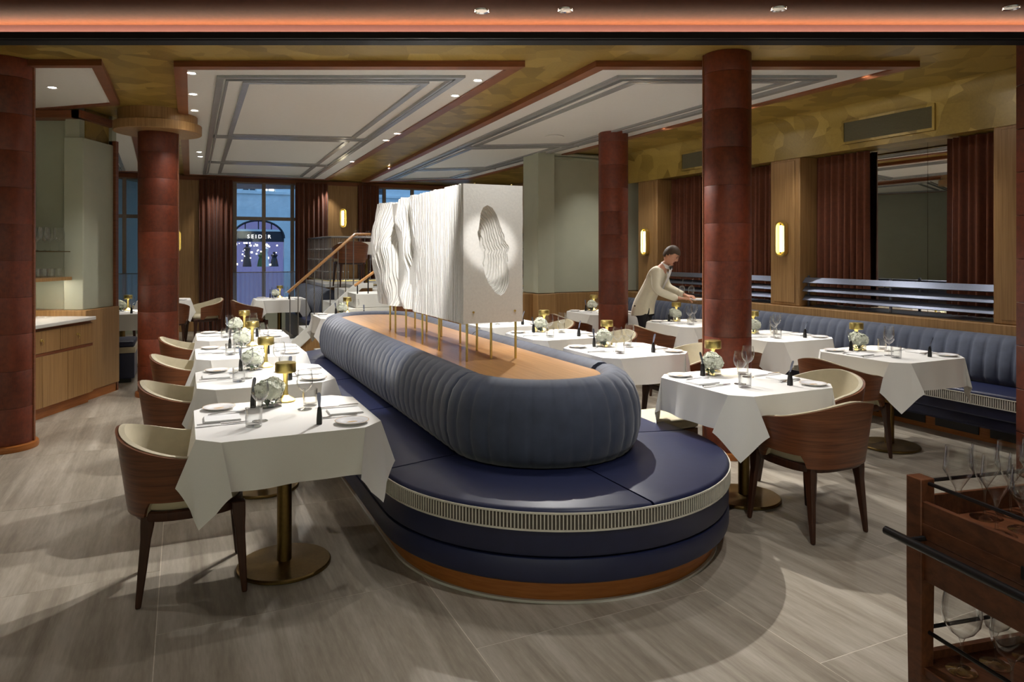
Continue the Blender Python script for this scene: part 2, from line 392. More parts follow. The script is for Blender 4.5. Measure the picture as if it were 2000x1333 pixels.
def window(n, s0, s1, muls, z0=.42, z1=3.06, tr=2.28):
    f = MB().box(s0, s1, TB+.06, TB+.12, z0, z0+.06).box(s0, s1, TB+.06, TB+.12, z1-.06, z1).box(s0, s0+.05, TB+.06, TB+.12, z0, z1).box(s1-.05, s1, TB+.06, TB+.12, z0, z1)
    f = f.build('window_%d' % n, 'frame', None, (0, 0, 0), TH); struct(f)
    for m in muls: MB().box(m-.035, m+.035, TB+.05, TB+.13, z0, z1).build('mullion', 'frame', f, bevel=.004)
    MB().box(s0, s1, TB+.055, TB+.125, tr-.035, tr+.035).build('transom', 'frame', f, bevel=.004)
    xs = [s0]+muls+[s1]
    for a, b_ in zip(xs, xs[1:]):
        for c, d in ((z0, tr), (tr, z1)):
            MB().box(a+.02, b_-.02, TB+.088, TB+.092, c+.02, d-.02).build('pane', 'pane', f)
    MB().tube([(s0, TB-.03, 1.165), (s1, TB-.03, 1.165)], .009).build('curtain_rod', 'iron', f)
    n_ = int((s1-s0)*40)
    def sh(u, v): 
        return (s0+(s1-s0)*u, TB-.02+.016*math.sin(u*(s1-s0)*70+.6*math.sin(u*19))+.008*math.sin(u*31), .45+(1.16-.45)*v)
    MB().grid(sh, n_*3, 3).build('sheer_curtain', 'sheer', f)
window(1, -2.5, -.55, [-1.9, -1.02]); window(2, .62, 2.5, [.975, 1.54, 2.115]); window(3, 3.62, 6.2, [4.1, 4.75, 5.4])
# ---- right wall: oak piers, soffit with curved cove, ledge, mirrors
wr = bpy.data.objects['wall_right']; wr.rotation_euler = (0, 0, TH)
piers = [(8.71, 9.20), (6.0, 6.45), (3.0, 3.85)]
for t0, t1 in piers:
    MB().box(6.47, SR+.16, t0, t1, .95, 2.69).build('oak_pier', 'oak', wr, bevel=.012)
    MB().box(6.462, 6.47, t0+.07, t1-.07, .99, 2.65).build('pier_panel', 'oak', wr, bevel=.004)
prof = [(6.45, 2.69), (6.45, 2.95)]+[(6.45-.2*(1-math.cos(a)), 2.95+.2*math.sin(a)) for a in [PI/2*i/8 for i in range(1, 9)]]+[(SR+.2, 3.16), (SR+.2, 2.69)]
so = MB().loft([[(s, t, z) for s, z in prof] for t in (2.2, 9.45)]).build('soffit', 'gold', wr, ang=1.2)
MB().box(6.45, 6.475, 2.2, 9.45, 2.675, 2.69).build('soffit_edge', 'gold', wr)
MB().box(6.42, SR+.16, 2.0, 9.45, .80, .95).build('oak_ledge', 'oak', wr, bevel=.006)
MB().box(6.52, SR+.16, 2.0, 9.45, 0, .80).build('bench_wall', 'oak', wr)
for t0, t1 in ((3.85, 6.0), (6.45, 8.71)):
    for a, b_ in ((t0, t0+.83), (t0+.834, t1)):
        MB().box(SR+.055, SR+.075, a, b_, .95, 2.69).build('mirror_panel', 'mirror', wr)
    MB().box(SR-.18, SR+.1, t0, t1, .951, .958).build('ledge_top', 'steel', wr)
# vents
for t0, t1, nm in ((4.355, 5.39, 'a'), (7.1, 8.1, 'b')):
    v_ = MB(); quad_band(v_, [(t0, 2.735), (t1, 2.735), (t1, 2.99), (t0, 2.99)], 0, .025, 6.425, 6.45)
    v_.v = [(z, x, y) for x, y, z in v_.v]; g = v_.build('air_vent', 'brass', None, (0, 0, 0), TH)
    g.data.materials[0] = M['gold']
    tag(g, 'long framed air vent in the gold soffit above the %s' % ('mirror' if nm == 'a' else 'waiter behind the red column'), 'vent', 'air vents in the gold soffit')
    MB().box(6.434, 6.44, t0+.02, t1-.02, 2.755, 2.97).build('vent_mesh', 'grille', g)
    sl = MB()
    for q in range(12): sl.box(6.430, 6.434, t0+.02, t1-.02, 2.76+q*.0175, 2.764+q*.0175)
    tag(sl.build('vent_slats', 'grille', g), kind='stuff')
# ---- pale partition on the right, with oak wainscot
pw = rbox('wall_partition', 'pale', 4.86, 6.9, 9.62, 10.0, .96, 3.3); struct(pw)
MB().box(4.84, 5.12, 9.45, 9.62, .96, 3.2).build('wall_return', 'pale', pw, bevel=.006)
MB().box(4.0, 6.9, 9.58, 10.0, 0, .95).build('oak_wainscot', 'oak', pw, bevel=.006)
MB().box(4.82, 5.14, 9.42, 9.60, 0, .95).build('oak_wainscot', 'oak', pw, bevel=.006)
for z0 in (3.02, 3.07): MB().box(5.12, 6.3, 9.60-(z0-3.0)*.8, 9.62, z0, z0+.03).build('wall_cornice', 'pale', pw)
# ---- left side: niche, pilaster, jamb
wl = MB().box(-5.2, -5.13, 4.64, 7.75, 0, 3.3).build('wall_niche', 'pale'); struct(wl)
MB().box(-5.2, -4.66, 7.62, 8.1, 0, 3.3).build('niche_return', 'pale', wl)
MB().box(-4.76, -4.55, 7.5, 8.1, .965, 2.80).build('pale_pilaster', 'pale', wl, bevel=.008)
MB().box(-4.76, -4.61, 7.53, 8.06, 2.80, 3.3).build('pale_header', 'pale', wl)
MB().box(-4.612, -4.60, 7.62, 8.08, 2.80, 3.3).build('gold_header', 'gold', wl)
MB().box(-5.13, -4.50, 7.46, 8.1, .10, .965).build('oak_wainscot', 'oak', wl, bevel=.006)
MB().box(-5.13, -4.52, 7.48, 8.08, 0, .10).build('oak_skirting', 'oak_plinth', wl)
MB().box(-4.60, -4.52, 8.06, 8.12, 0, 2.85).build('oak_jamb', 'red_wood', wl, bevel=.004)
MB().box(-5.14, -5.10, 4.64, 7.5, .9, 1.05).build('oak_splashback', 'oak', wl)
MB().box(-8.4, -4.56, 8.06, 8.14, 0, 3.3).build('wall_behind_niche', 'pale', wl)
tr_ = MB().box(-5.14, -4.56, 7.44, 7.62, 3.0, 3.08).box(-5.13, -5.05, 4.7, 7.5, 3.0, 3.08).box(-4.64, -4.54, 7.44, 8.1, 3.0, 3.08).build('trim_1', 'red_wood', None); struct(tr_)
# wall end on the far right in red leather, seen edge-on
we = MB().box(3.585, 4.1, 4.64, 5.0, 0, 3.13).build('wall_end', 'leather'); struct(we)
for i in range(10):
    MB().box(3.57, 3.59, 4.63, 5.005, .01+i*.305, .01+i*.305+.301).build('leather_panel', 'leather', we, bevel=.003)
struct(MB().box(4.1, 8, 4.64, 4.8, 0, 3.3).build('wall_front_right', 'darkwall'))
struct(MB().box(-8.4, -5.13, 4.64, 4.8, 0, 3.3).build('wall_front_left', 'darkwall'))

# ---------------------------------------------------------------- columns clad in red leather panels
def column(loc, r, z1, label, seam, base=True, rows=None):
    o = thing('column', label, 'column', loc, 0, 'red leather columns'); o['kind'] = 'structure'
    MB().cyl(r-.012, 0, z1, 28).build('core', 'leather', o)
    if base: MB().lathe([(r-.01, 0), (r+.026, 0), (r+.03, .018), (r+.026, .045), (r+.004, .05), (r-.01, .05)], 32, caps=(False, False)).build('base_ring', 'oak_plinth', o)
    z = .052; i = 0
    while z < z1-.02:
        h = min(.292, z1-z)
        for k_ in range(2):
            a0 = seam+PI/24+(PI*k_)+(i % 2)*.9*0; n = 14; span = PI-.02-(PI/12 if k_ == 0 else 0)
            a0 = seam+(.07 if k_ == 0 else PI+.0+.03); span = PI-.05-(.03 if k_ == 0 else .03)
            pts = [(math.cos(a0+span*j/n), math.sin(a0+span*j/n)) for j in range(n+1)]
            rows_ = [[(x*q, y*q, zz) for q, zz in ((r-.014, z), (r-.001, z), (r, z+.003), (r, z+h-.005), (r-.001, z+h-.002), (r-.014, z+h-.002))] for x, y in pts]
            MB().loft(rows_).build('leather_panel', 'leather', o)
        z += h; i += 1
    MB().box(r-.012, r+.008, -.017, .017, .05, z1, Matrix.Rotation(seam, 4, 'Z')).build('edge_strip', 'red_wood', o, bevel=.003)
    return o
column((1.69, 5.55, 0), .182, ZG, 'thick red leather column on the right behind the nearest right table', PI-.1)
column((1.29, 8.97, 0), .182, ZG, 'slimmer red leather column further back beside the pale wall', PI-.25)
column((-4.07, 5.70, 0), .185, ZG, 'red leather column at the left edge of the frame', .28)
cl = column((-3.93, 7.85, 0), .203, 2.93, 'red leather column on the left topped by a round disc', .22)
MB().lathe([(0, 2.90), (.44, 2.90), (.445, 2.905), (.445, 2.995), (.44, 3.0), (.40, 3.005), (.40, ZG), (0, ZG)], 48).build('disc_capital', 'oak', cl)

# ---------------------------------------------------------------- street outside
TF = 30.0
bd = thing('neighbour_building', 'pale stone building across the street with arched shop window', 'building', (0, 0, 0), TH); bd['category'] = 'building'
arches = [(2.77, 1), (-1.72, 1), (-6.2, 0), (7.3, 0)]
# front with arched openings: piers, then lintel strips around each arch
xs = sorted(a for a, _ in arches); rad, zc = .98, 2.15
mb = MB(); x0 = -14
for x in xs:
    mb.box(x0, x-rad, TF, TF+.4, -.6, zc+rad); x0 = x+rad
    n = 16
    for i in range(n):
        a0, a1 = PI*i/n, PI*(i+1)/n
        xa, xb = x+rad*math.cos(a0), x+rad*math.cos(a1); za, zb = zc+rad*math.sin(a0)*.72, zc+rad*math.sin(a1)*.72
        vs = [(xa, TF+q, za) for q in (0, .4)]+[(xb, TF+q, zb) for q in (0, .4)]+[(xa, TF+q, zc+rad) for q in (0, .4)]+[(xb, TF+q, zc+rad) for q in (0, .4)]
        mb.add(vs, [(0, 1, 3, 2), (0, 2, 6, 4), (1, 5, 7, 3)])
mb.box(x0, 12, TF, TF+.4, -.6, zc+rad)
mb.box(-14, 12, TF, TF+.4, zc+rad, 4.02); mb.box(-14, 12, TF, TF+.4, 5.6, 9)
uw = []
for x in xs:
    for d in (-.72, 0, .72): uw.append(x-.35+d)
x0 = -14
for x in uw: mb.box(x0, x-.27, TF, TF+.4, 4.02, 5.6); x0 = x+.27
mb.box(x0, 12, TF, TF+.4, 4.02, 5.6)
mb.build('stone_front', 'facade', bd)
for zz in (3.92,): MB().box(-14, 12, TF-.08, TF, zz, zz+.1).build('string_course', 'facade', bd)
for x, y0 in ((4.35, 0), (.55, 0), (-3.6, 0)): MB().box(x-.13, x+.13, TF-.2, TF, -.6, 9).build('downpipe_pilaster', 'facade', bd)
for i, x in enumerate(uw):
    f = MB().box(x-.27, x-.23, TF+.1, TF+.16, 4.02, 5.6).box(x+.23, x+.27, TF+.1, TF+.16, 4.02, 5.6).box(x-.27, x+.27, TF+.1, TF+.16, 4.02, 4.07).box(x-.02, x+.02, TF+.1, TF+.16, 4.02, 5.6).build('window_frame', 'facade', bd)
    MB().box(x-.23, x+.23, TF+.14, TF+.15, 4.07, 5.55).build('window_pane', 'lit_window' if abs(x-(2.77-.35+.72)) < .01 else 'pane', f)
    MB().box(x-.27, x+.27, TF+.5, TF+.52, 4.0, 5.6).build('room_behind', 'facade_dark', f)
for x, shop in arches:
    ring = MB().tube([(x+rad*math.cos(PI*i/20), TF+.02, zc+rad*.72*math.sin(PI*i/20)) for i in range(21)], .045, 6).build('arch_frame', 'facade_dark', bd)
    MB().box(x-rad, x+rad, TF+.3, TF+.32, -.6, zc+rad).build('shop_backdrop', 'shop_back', bd)
    MB().box(x-rad, x+rad, TF+.05, TF+.2, 2.0, 2.42).build('sign_board', 'facade_dark', bd)
    MB().box(x-rad, x+rad, TF+.02, TF+.1, 2.42, 2.5).build('sign_ledge', 'facade', bd)
    for d in (-.5, 0, .5): MB().box(x+d-.02, x+d+.02, TF+.08, TF+.12, 2.5, zc+rad*.7).build('arch_bar', 'facade_dark', bd)
    if shop:
        tc = bpy.data.curves.new('sign', 'FONT'); tc.body = 'SEIDER'; tc.size = .21; tc.extrude = .01; tc.align_x = 'CENTER'; tc.space_character = 1.5
        to = bpy.data.objects.new('sign', tc); col.objects.link(to)
        dg = bpy.context.evaluated_depsgraph_get(); tme = bpy.data.meshes.new_from_object(to.evaluated_get(dg)); bpy.data.objects.remove(to)
        tme.materials.clear(); tme.materials.append(M['sign_glow'])
        put('sign_lettering', tme, bd, (x+.02, TF+.03, 2.14), (PI/2, 0, 0))
        rr = random.Random(3)
        # dressed dummies and sparkling display in the shop window
        for dx, mt, hh in ((-.42, 'facade_dark', .95), (.12, 'leaf', .6), (.28, 'porcelain', .92), (.62, 'facade_dark', .6)):
            MB().lathe([(0, 0), (.17, 0), (.12, hh*.45), (.09, hh*.6), (.14, hh*.78), (.04, hh*.86), (.07, hh*.95), (0, hh)], 10).build('dummy', mt, bd, (x+dx, TF+.2, 1.0))
        lt = MB()
        for q in range(46):
            px, pz = x+rr.uniform(-.85, .85), rr.uniform(1.05, 1.95)
            if rr.random() < .5: px = x+rr.gauss(-.38, .18); pz = min(1.95, rr.gauss(1.75, .15))
            e = rr.uniform(.012, .04); lt.box(px-e, px+e, TF+.12, TF+.14, pz-e, pz+e)
        tag(lt.build('display_lights', 'shop_glow', bd), kind='stuff')
struct(MB().box(-16, 14, 15.8, TF+.6, -.8, -.62).build('street', 'asphalt', None, (0, 0, 0), TH))
# ---------------------------------------------------------------- centre island: oval banquette
SC = 1.935
def stad(q, H, t0, t1, off=0):
    """q 0..4: left side near-ward, near half circle, right side far-ward, far half circle; returns point and outward normal"""
    k_, u = int(min(q, 3.9999)), 0; u = q-k_
    if k_ == 0: p, n = (SC-H, t1+(t0-t1)*u), (-1, 0)
    elif k_ == 2: p, n = (SC+H, t0+(t1-t0)*u), (1, 0)
    else:
        a = (PI+PI*u) if k_ == 1 else PI*u; n = (math.cos(a), math.sin(a)); c = t0 if k_ == 1 else t1
        p = (SC+H*n[0], c+H*n[1])
    return p[0]+n[0]*off, p[1]+n[1]*off, n
def band(prof, H, t0, t1, qs, mod=None):
    """sweep a closed (offset, z) profile along the oval for the given q list"""
    rings = []
    for q in qs:
        m = mod(q) if mod else 0
        rings.append([(lambda s: (s[0], s[1], z))(stad(q, H, t0, t1, o+m*k_)) for o, z, k_ in prof])
    return rings
SB = (.99, 3.62, 7.56)                                   # seat oval
BB = (.45, 3.76, 7.74)                                   # bolster reference oval
isl = thing('island_banquette', 'long oval island banquette with navy leather seat and ribbed slate velvet back', 'banquette', (0, 0, 0), TH)
ALLQ = [i/24 for i in range(24)]+[1+i/40 for i in range(40)]+[2+i/24 for i in range(24)]+[3+i/40 for i in range(40)]
def ring_all(prof, H, t0, t1, name, mat, ang=.6, parent=isl):
    r = band(prof, H, t0, t1, ALLQ); r.append(r[0])
    return MB().loft(r, True, (False, False)).build(name, mat, parent, ang=ang)
ring_all([(-.10, 0, 0), (-.075, 0, 0), (-.075, .115, 0), (-.10, .115, 0)], *SB, 'plinth', 'oak_plinth')
ring_all([(-.075, 0, 0), (-.06, 0, 0), (-.06, .012, 0), (-.075, .012, 0)], *SB, 'plinth_edge', 'stone')
ring_all([(-.12, .11, 0), (-.02, .11, 0), (-.004, .122, 0), (0, .14, 0), (0, .205, 0), (-.006, .222, 0), (-.022, .228, 0), (-.12, .228, 0)], *SB, 'lower_roll', 'navy')
ring_all([(-.12, .229, 0), (-.024, .229, 0), (-.008, .236, 0), (-.001, .25, 0), (-.001, .40, 0), (-.12, .40, 0)], *SB, 'front_band', 'navy')
fr = ring_all([(-.001, .352, 0), (.004, .352, 0), (.004, .432, 0), (-.001, .432, 0)], *SB, 'fringe_ribbon', 'fringe_dark')
fb = MB()
def stad_len(H, t0, t1): return (t1-t0), PI*H
def fringe(mb, pts):
    for (x, y, n) in pts:
        tx, ty = -n[1], n[0]
        m_ = Matrix(((tx, n[0], 0, x), (ty, n[1], 0, y), (0, 0, 1, 0), (0, 0, 0, 1)))
        mb.box(-.0026, .0026, .003, .008, .36, .424, m_)
pts = []
L0, L1 = stad_len(*SB); n0, n1 = int(L0/.0165), int(L1/.0165)
for kq, n in ((0, n0), (1, n1), (2, n0), (3, n1)): pts += [stad(kq+i/n, *SB) for i in range(n)]
fringe(fb, pts); tag(fb.build('fringe_bars', 'fringe', isl), kind='stuff')
ring_all([(.003, .350, 0), (.008, .350, 0), (.008, .358, 0), (.003, .358, 0)], *SB, 'fringe_cord', 'fringe')
ring_all([(.003, .426, 0), (.009, .426, 0), (.009, .434, 0), (.003, .434, 0)], *SB, 'fringe_cord', 'fringe')
# seat cushions, one per seam
def seat(q0, q1, n):
    g_ = .0022; mb = MB(); rings = []
    for i in range(n+1):
        q = q0+(q1-q0)*i/n
        if i == 0: q += g_
        if i == n: q -= g_
        xo, yo, nn = stad(q, *SB); xi, yi, _ = stad(q, BB[0], BB[1], BB[2], .06); dn = .006 if i in (0, n) else 0
        lp = lambda f: (xo+(xi-xo)*f, yo+(yi-yo)*f)
        rings.append([(*lp(0), .40), (*lp(-.004), .425), (*lp(.004), .443-dn), (*lp(.03), .450-dn), (*lp(.9), .446-dn), (*lp(1), .44-dn), (*lp(1), .40)])
    mb.loft(rings); mb.build('seat_cushion', 'navy', isl, ang=.9)
for q0, q1, n in [(0, .33, 4), (.33, .66, 4), (.66, 1, 4), (1, 1.5, 20), (1.5, 2, 20), (2, 2.33, 4), (2.33, 2.66, 4), (2.66, 3, 4), (3, 3.5, 16), (3.5, 4, 16)]: seat(q0, q1, n)
# ribbed bolster in sections
bprof = [(-.09, .70, 0), (.06, .448, 0), (.085, .45, .5), (.118, .50, 1), (.138, .58, 1), (.140, .66, 1), (.128, .74, 1), (.103, .81, .9), (.060, .865, .7), (.012, .892, .5), (-.035, .893, .35), (-.072, .876, .2), (-.094, .852, 0), (-.10, .82, 0)]
Ls, Lc = BB[2]-BB[1], PI*(BB[0]+.14)
def bolster(q0, q1):
    kq = int(q0); L = (Ls if kq in (0, 2) else Lc)*(q1-q0); nf = max(1, round(L/.122)); sub = 8; qs = []
    for i in range(nf*sub+1): qs.append((q0+(q1-q0)*i/(nf*sub), i))
    rings = []
    for q, i in qs:
        ph = (i % sub)/sub; m = .013*(abs(math.sin(PI*ph))**.42)-.005
        e = .0015 if i == 0 else (-.0015 if i == nf*sub else 0)
        if i in (0, nf*sub): m = -.010
        rings.append([(lambda s: (s[0], s[1], z))(stad(q+e, *BB, o+m*k_)) for o, z, k_ in bprof])
    MB().loft(rings).build('ribbed_back', 'slate', isl, ang=1.3)
for q0, q1 in [(0, .34), (.34, .67), (.67, .97), (.97, 1.0), (1.0, 1.96), (1.96, 2.0), (2.0, 2.5), (2.5, 3.0), (3, 4)]:
    if q1-q0 < .05: continue
    bolster(q0, q1 if q1 != .97 else 1.0)
rs = [(lambda s: (s[0], s[1]))(stad(q, BB[0], BB[1], BB[2], -.085)) for q in ALLQ]
MB().prism(rs, .80, .858).build('tabletop', 'oak_gloss', isl)
# ---------------------------------------------------------------- paper sculpture standing on the island
C0 = R(1.655, 4.30)
scu = thing('paper_sculpture', 'white sculpture of stacked torn paper sheets raised on thin brass legs', 'sculpture', (C0.x, C0.y, 0), TH)
NSH, LEN, W0, Z0, Z1 = 92, 2.2, .43, 1.112, 2.03
rr = random.Random(11)
def g_(x, c, w_): return math.exp(-((x-c)/w_)**2)
def off(y, zn):
    o = -.085*g_(y, 2.05, .34)*g_(zn, .56, .34)                                      # far bulge
    yv = 1.66+.20*(.75-zn)*-1+.05*math.sin(zn*9); wv = .10+.05*zn
    o += .22*math.exp(-((y-yv)/wv)**2)*(.5+.5*zn)                                   # torn gully
    o += .035*math.sin((y-yv)*16+zn*3)*g_(y, 1.45, .35)+.02*math.sin(zn*17+y*11)*g_(y, 1.6, .4)
    o += .05*g_(y, 1.25, .22)*g_(zn, .35, .3)
    return o
ANG = sorted([2*PI*q/56 for q in range(56)])
def sheet(i):
    y0 = i*LEN/NSH; y1 = y0+LEN/NSH*.84; yc = y0
    top = Z1+rr.uniform(-.006, .004); jl = rr.uniform(-.003, .003); mb = MB(); nz = 18
    left = lambda z: off(yc, min(1, max(0, (z-Z0)/(Z1-Z0))))+jl
    if i < 10:
        f = i/9; cx, cz = .215, (Z0+Z1)/2+.02
        k_ = [1, 1, .99, .93, .86, .80, .74, .66, .60, .46][i]
        ang = [math.atan2(b_-cz, a_-cx) for a_, b_ in ((0, Z0), (W0, Z0), (W0, top), (0, top))]
        A = sorted([a_ for a_ in ANG]+[a_ % (2*PI) for a_ in ang]); pts = []; ho = []
        for a_ in A:
            hx, hz = math.cos(a_), math.sin(a_)
            tx = ((W0-cx)/hx if hx > 1e-6 else (0-cx)/hx if hx < -1e-6 else 9); tz = ((top-cz)/hz if hz > 1e-6 else (Z0-cz)/hz if hz < -1e-6 else 9); t_ = min(tx, tz)
            x, z = cx+hx*t_, cz+hz*t_
            if tx <= tz: x += rr.uniform(-.0012, .0012)
            pts.append((x+(left(z) if x < .05 else 0), z))
            w_ = .098*(1+.06*math.sin(3*a_+1.2+i*.15)+.05*math.sin(5*a_+.6+i*.2)+.05*math.sin(9*a_+i*.5)+rr.uniform(-.03, .03)); e = 1/math.sqrt((hx/w_)**2+(hz/.30)**2)
            px, pz = hx*e*k_, hz*e*(k_*.85+.15*(k_ > .5))
            ho.append((cx+.004+px-.16*pz-.022*f, cz+pz+.02*f))
        n = len(pts)
        vs = [(x, y0, z) for x, z in pts]+[(x, y0, z) for x, z in ho]+[(x, y1, z) for x, z in pts]+[(x, y1, z) for x, z in ho]; fs = []
        for j in range(n):
            q = (j+1) % n; fs += [(j, q, n+q, n+j), (2*n+j, 3*n+j, 3*n+q, 2*n+q), (j, 2*n+j, 2*n+q, q), (n+j, n+q, 3*n+q, 3*n+j)]
        mb.add(vs, fs)
    else:
        pts = [(W0+rr.uniform(-.003, .003), Z0+(top-Z0)*j/nz) for j in range(nz)]+[(W0, top), (W0*.66, top+rr.uniform(-.004, .004)), (W0*.33, top+rr.uniform(-.004, .004))]
        for j in range(nz+1):
            zn = 1-j/nz; pts.append((left(Z0+(top-Z0)*zn)+rr.uniform(-.002, .002)*(1 if y0 < 1.0 else 2.4), Z0+(top-Z0)*zn))
        mb.loft([[(x, y0, z) for x, z in pts], [(x, y1, z) for x, z in pts]])
    mb.build('paper_sheet', 'paper', scu, ang=.3)
for i in range(NSH): sheet(i)
MB().box(.05, W0-.01, .4, LEN-.02, Z0+.01, Z1-.02).build('core', 'paper', scu)
lm = MB().cyl(.0085, .859, Z0+.02, 10).mesh('leg', 'brass')
for x, y in ((.045, .05), (W0-.03, .05), (.24, .10), (.05, .62), (.3, .5), (.06, 1.05), (.34, .95), (.06, 1.5), (.34, 1.4), (.08, 1.9), (.34, 1.8), (.10, 2.15), (.34, 2.15)):
    put('leg', lm, scu, (x, y, 0))
bm_ = MB().lathe([(0, -.006), (.007, -.006), (.007, .004), (0, .006)], 8).mesh('fixing_bolt', 'brass')
for x in (.07, .37): put('fixing_bolt', bm_, scu, (x, -.004, Z0+.075), (PI/2, 0, 0))
for x in (.1, .37): put('fixing_bolt', bm_, scu, (x, .05, Z1+.006))

# ---------------------------------------------------------------- tables, cloths, chairs
HT = .41
CC = .10                                                # cut corner of the table top
def cloth_mesh(seed):
    """square cloth hung over the table: flat top, straight sides, a kite-shaped fold at every corner"""
    rr = random.Random(seed); OV = .215; E = HT+.004; ph = [rr.uniform(0, 6.28) for _ in range(8)]
    d = [OV*x for x in (1, .9, .8, .7, .6, .5, .4, .31, .23, .16, .1, .05, .02)]; dc = [CC*x for x in (1, .85, .7, .55, .4, .28, .17, .08, 0)]
    half = [.07, .16, .25]+[E-x for x in dc]+[E+x for x in reversed(d)]
    cs = [-x for x in reversed(half)]+half
    c2 = CC/math.sqrt(2)
    def wave(al, r, k_): dr = r/OV; return dr*(.016+.014*math.sin(al*10+ph[k_])+.007*math.sin(al*23+ph[k_+4]))
    def P(X, Y):
        x, y = abs(X), abs(Y); sx, sy = (1 if X > 0 else -1), (1 if Y > 0 else -1); Z = .7545
        kx, ky = (0 if sx > 0 else 1), (2 if sy > 0 else 3)
        dd = (x+y-(2*E-CC))/math.sqrt(2); tau = (x-y)/math.sqrt(2)
        if x <= E and y <= E and dd <= 0: return (X, Y, Z)
        if x > E and y <= E-CC: return (sx*(E+wave(Y, x-E, kx)), Y, Z-(x-E))
        if y > E and x <= E-CC: return (X, sy*(E+wave(X, y-E, ky)), Z-(y-E))
        n = math.sqrt(.5)
        if abs(tau) <= c2:
            o = .02*dd/OV+.012*(dd/OV)*math.cos(tau/c2*1.4); m_ = E-CC/2
            return (sx*(m_+n*tau+n*o), sy*(m_-n*tau+n*o), Z-dd*.99)
        flip = tau < 0
        if flip: x, y = y, x
        dx, dy = x-E, y-(E-CC); r = math.hypot(dx, dy); a = math.atan2(dy, dx); kk = ky if flip else kx
        f = a/(PI/8) if a < PI/8 else (PI/4-a)/(PI/8); f = max(0, min(1, f))
        ux, uy = n, -n; e = .37*r*f
        o = r/OV*(.022+.006*f) if a >= PI/8 else r/OV*.028*f*f
        w0 = wave((E-CC)*(sx if flip else sy), r, kk)*(1-f) if a < PI/8 else 0
        px, py = E+ux*e+n*o+w0, E-CC+uy*e+n*o
        if flip: px, py = py, px
        return (sx*px, sy*py, Z-r*((.99-.06*f) if a >= PI/8 else (1-.07*f)))
    mb = MB(); ring = []
    half = E-CC; M_ = 18; dr = [OV*q/10 for q in range(11)]; dr.insert(1, .007)
    def patch(fn, nu, vs_): 
        mb.add([P(*fn(i/nu, v)) for v in vs_ for i in range(nu+1)], [(j*(nu+1)+i, j*(nu+1)+i+1, (j+1)*(nu+1)+i+1, (j+1)*(nu+1)+i) for j in range(len(vs_)-1) for i in range(nu)])
    vq = [q/OV for q in dr]
    for kq in range(4):
        c, s_ = ((1, 0), (0, 1), (-1, 0), (0, -1))[kq]; rot = lambda x, y: (x*c-y*s_, x*s_+y*c)
        eps = 1e-6
        patch(lambda u, v: rot(E+OV*v, -half+2*half*u), M_, vq)
        for sg in (1, -1):
            def wdg(u, v, sg=sg):
                a_ = PI/4*u; a_ = min(max(a_, 1e-5), PI/4-1e-5); r = max(v*OV/math.cos(a_), 1e-6); return rot(E+r*math.cos(a_), sg*(half+r*math.sin(a_)))
            patch(wdg, 12, vq)
        def pan(u, v):
            tau = (-1+2*u)*c2; x0 = E-CC/2+abs(tau)/math.sqrt(2); dm = (E+OV-x0)*math.sqrt(2); d_ = v*dm; n = math.sqrt(.5); m_ = E-CC/2
            return rot(m_+n*tau+n*d_, m_-n*tau+n*d_)
        patch(pan, 8, vq)
        ring += [rot(E, -half+2*half*i/M_) for i in range(M_+1)]+[rot(E-CC*i/8, half+CC*i/8) for i in range(1, 8)]
    k2 = 1-.008/E; n_ = len(ring); z = .7545
    mb.add([(x, y, z) for x, y in ring]+[(x*k2, y*k2, z) for x, y in ring], [(i, (i+1) % n_, n_+(i+1) % n_, n_+i) for i in range(n_)]+[tuple(range(n_, 2*n_))])
    me = mb.mesh('tablecloth', 'cloth', 1.25)
    bm = bmesh.new(); bm.from_mesh(me); bmesh.ops.remove_doubles(bm, verts=bm.verts, dist=2e-4); bmesh.ops.recalc_face_normals(bm, faces=bm.faces); bm.to_mesh(me); bm.free()
    me.polygons.foreach_set('use_smooth', [True]*len(me.polygons)); me.set_sharp_from_angle(angle=1.35)
    return me
def make_table():
    t = thing('pedestal_table', '', 'table')
    MB().prism([(HT, -HT+CC), (HT, HT-CC), (HT-CC, HT), (-HT+CC, HT), (-HT, HT-CC), (-HT, -HT+CC), (-HT+CC, -HT), (HT-CC, -HT)], .725, .752).build('tabletop', 'walnut', t, bevel=.004)
    MB().lathe([(0, 0), (.223, 0), (.228, .004), (.228, .014), (.222, .02), (.05, .026), (.038, .03), (0, .03)], 40).build('base_plate', 'bronze', t)
    MB().cyl(.036, .028, .70, 20).build('column_post', 'bronze', t); MB().box(-.2, .2, -.2, .2, .70, .724).build('top_plate', 'bronze', t, bevel=.004)
    return t
table = Stamp(make_table)
cloths = [cloth_mesh(s) for s in (1, 2, 3)]
def sup(a, rx, ry, p=2.6):
    c, s = math.cos(a), math.sin(a)
    return rx*math.copysign(abs(c)**(2/p), c), ry*math.copysign(abs(s)**(2/p), s)
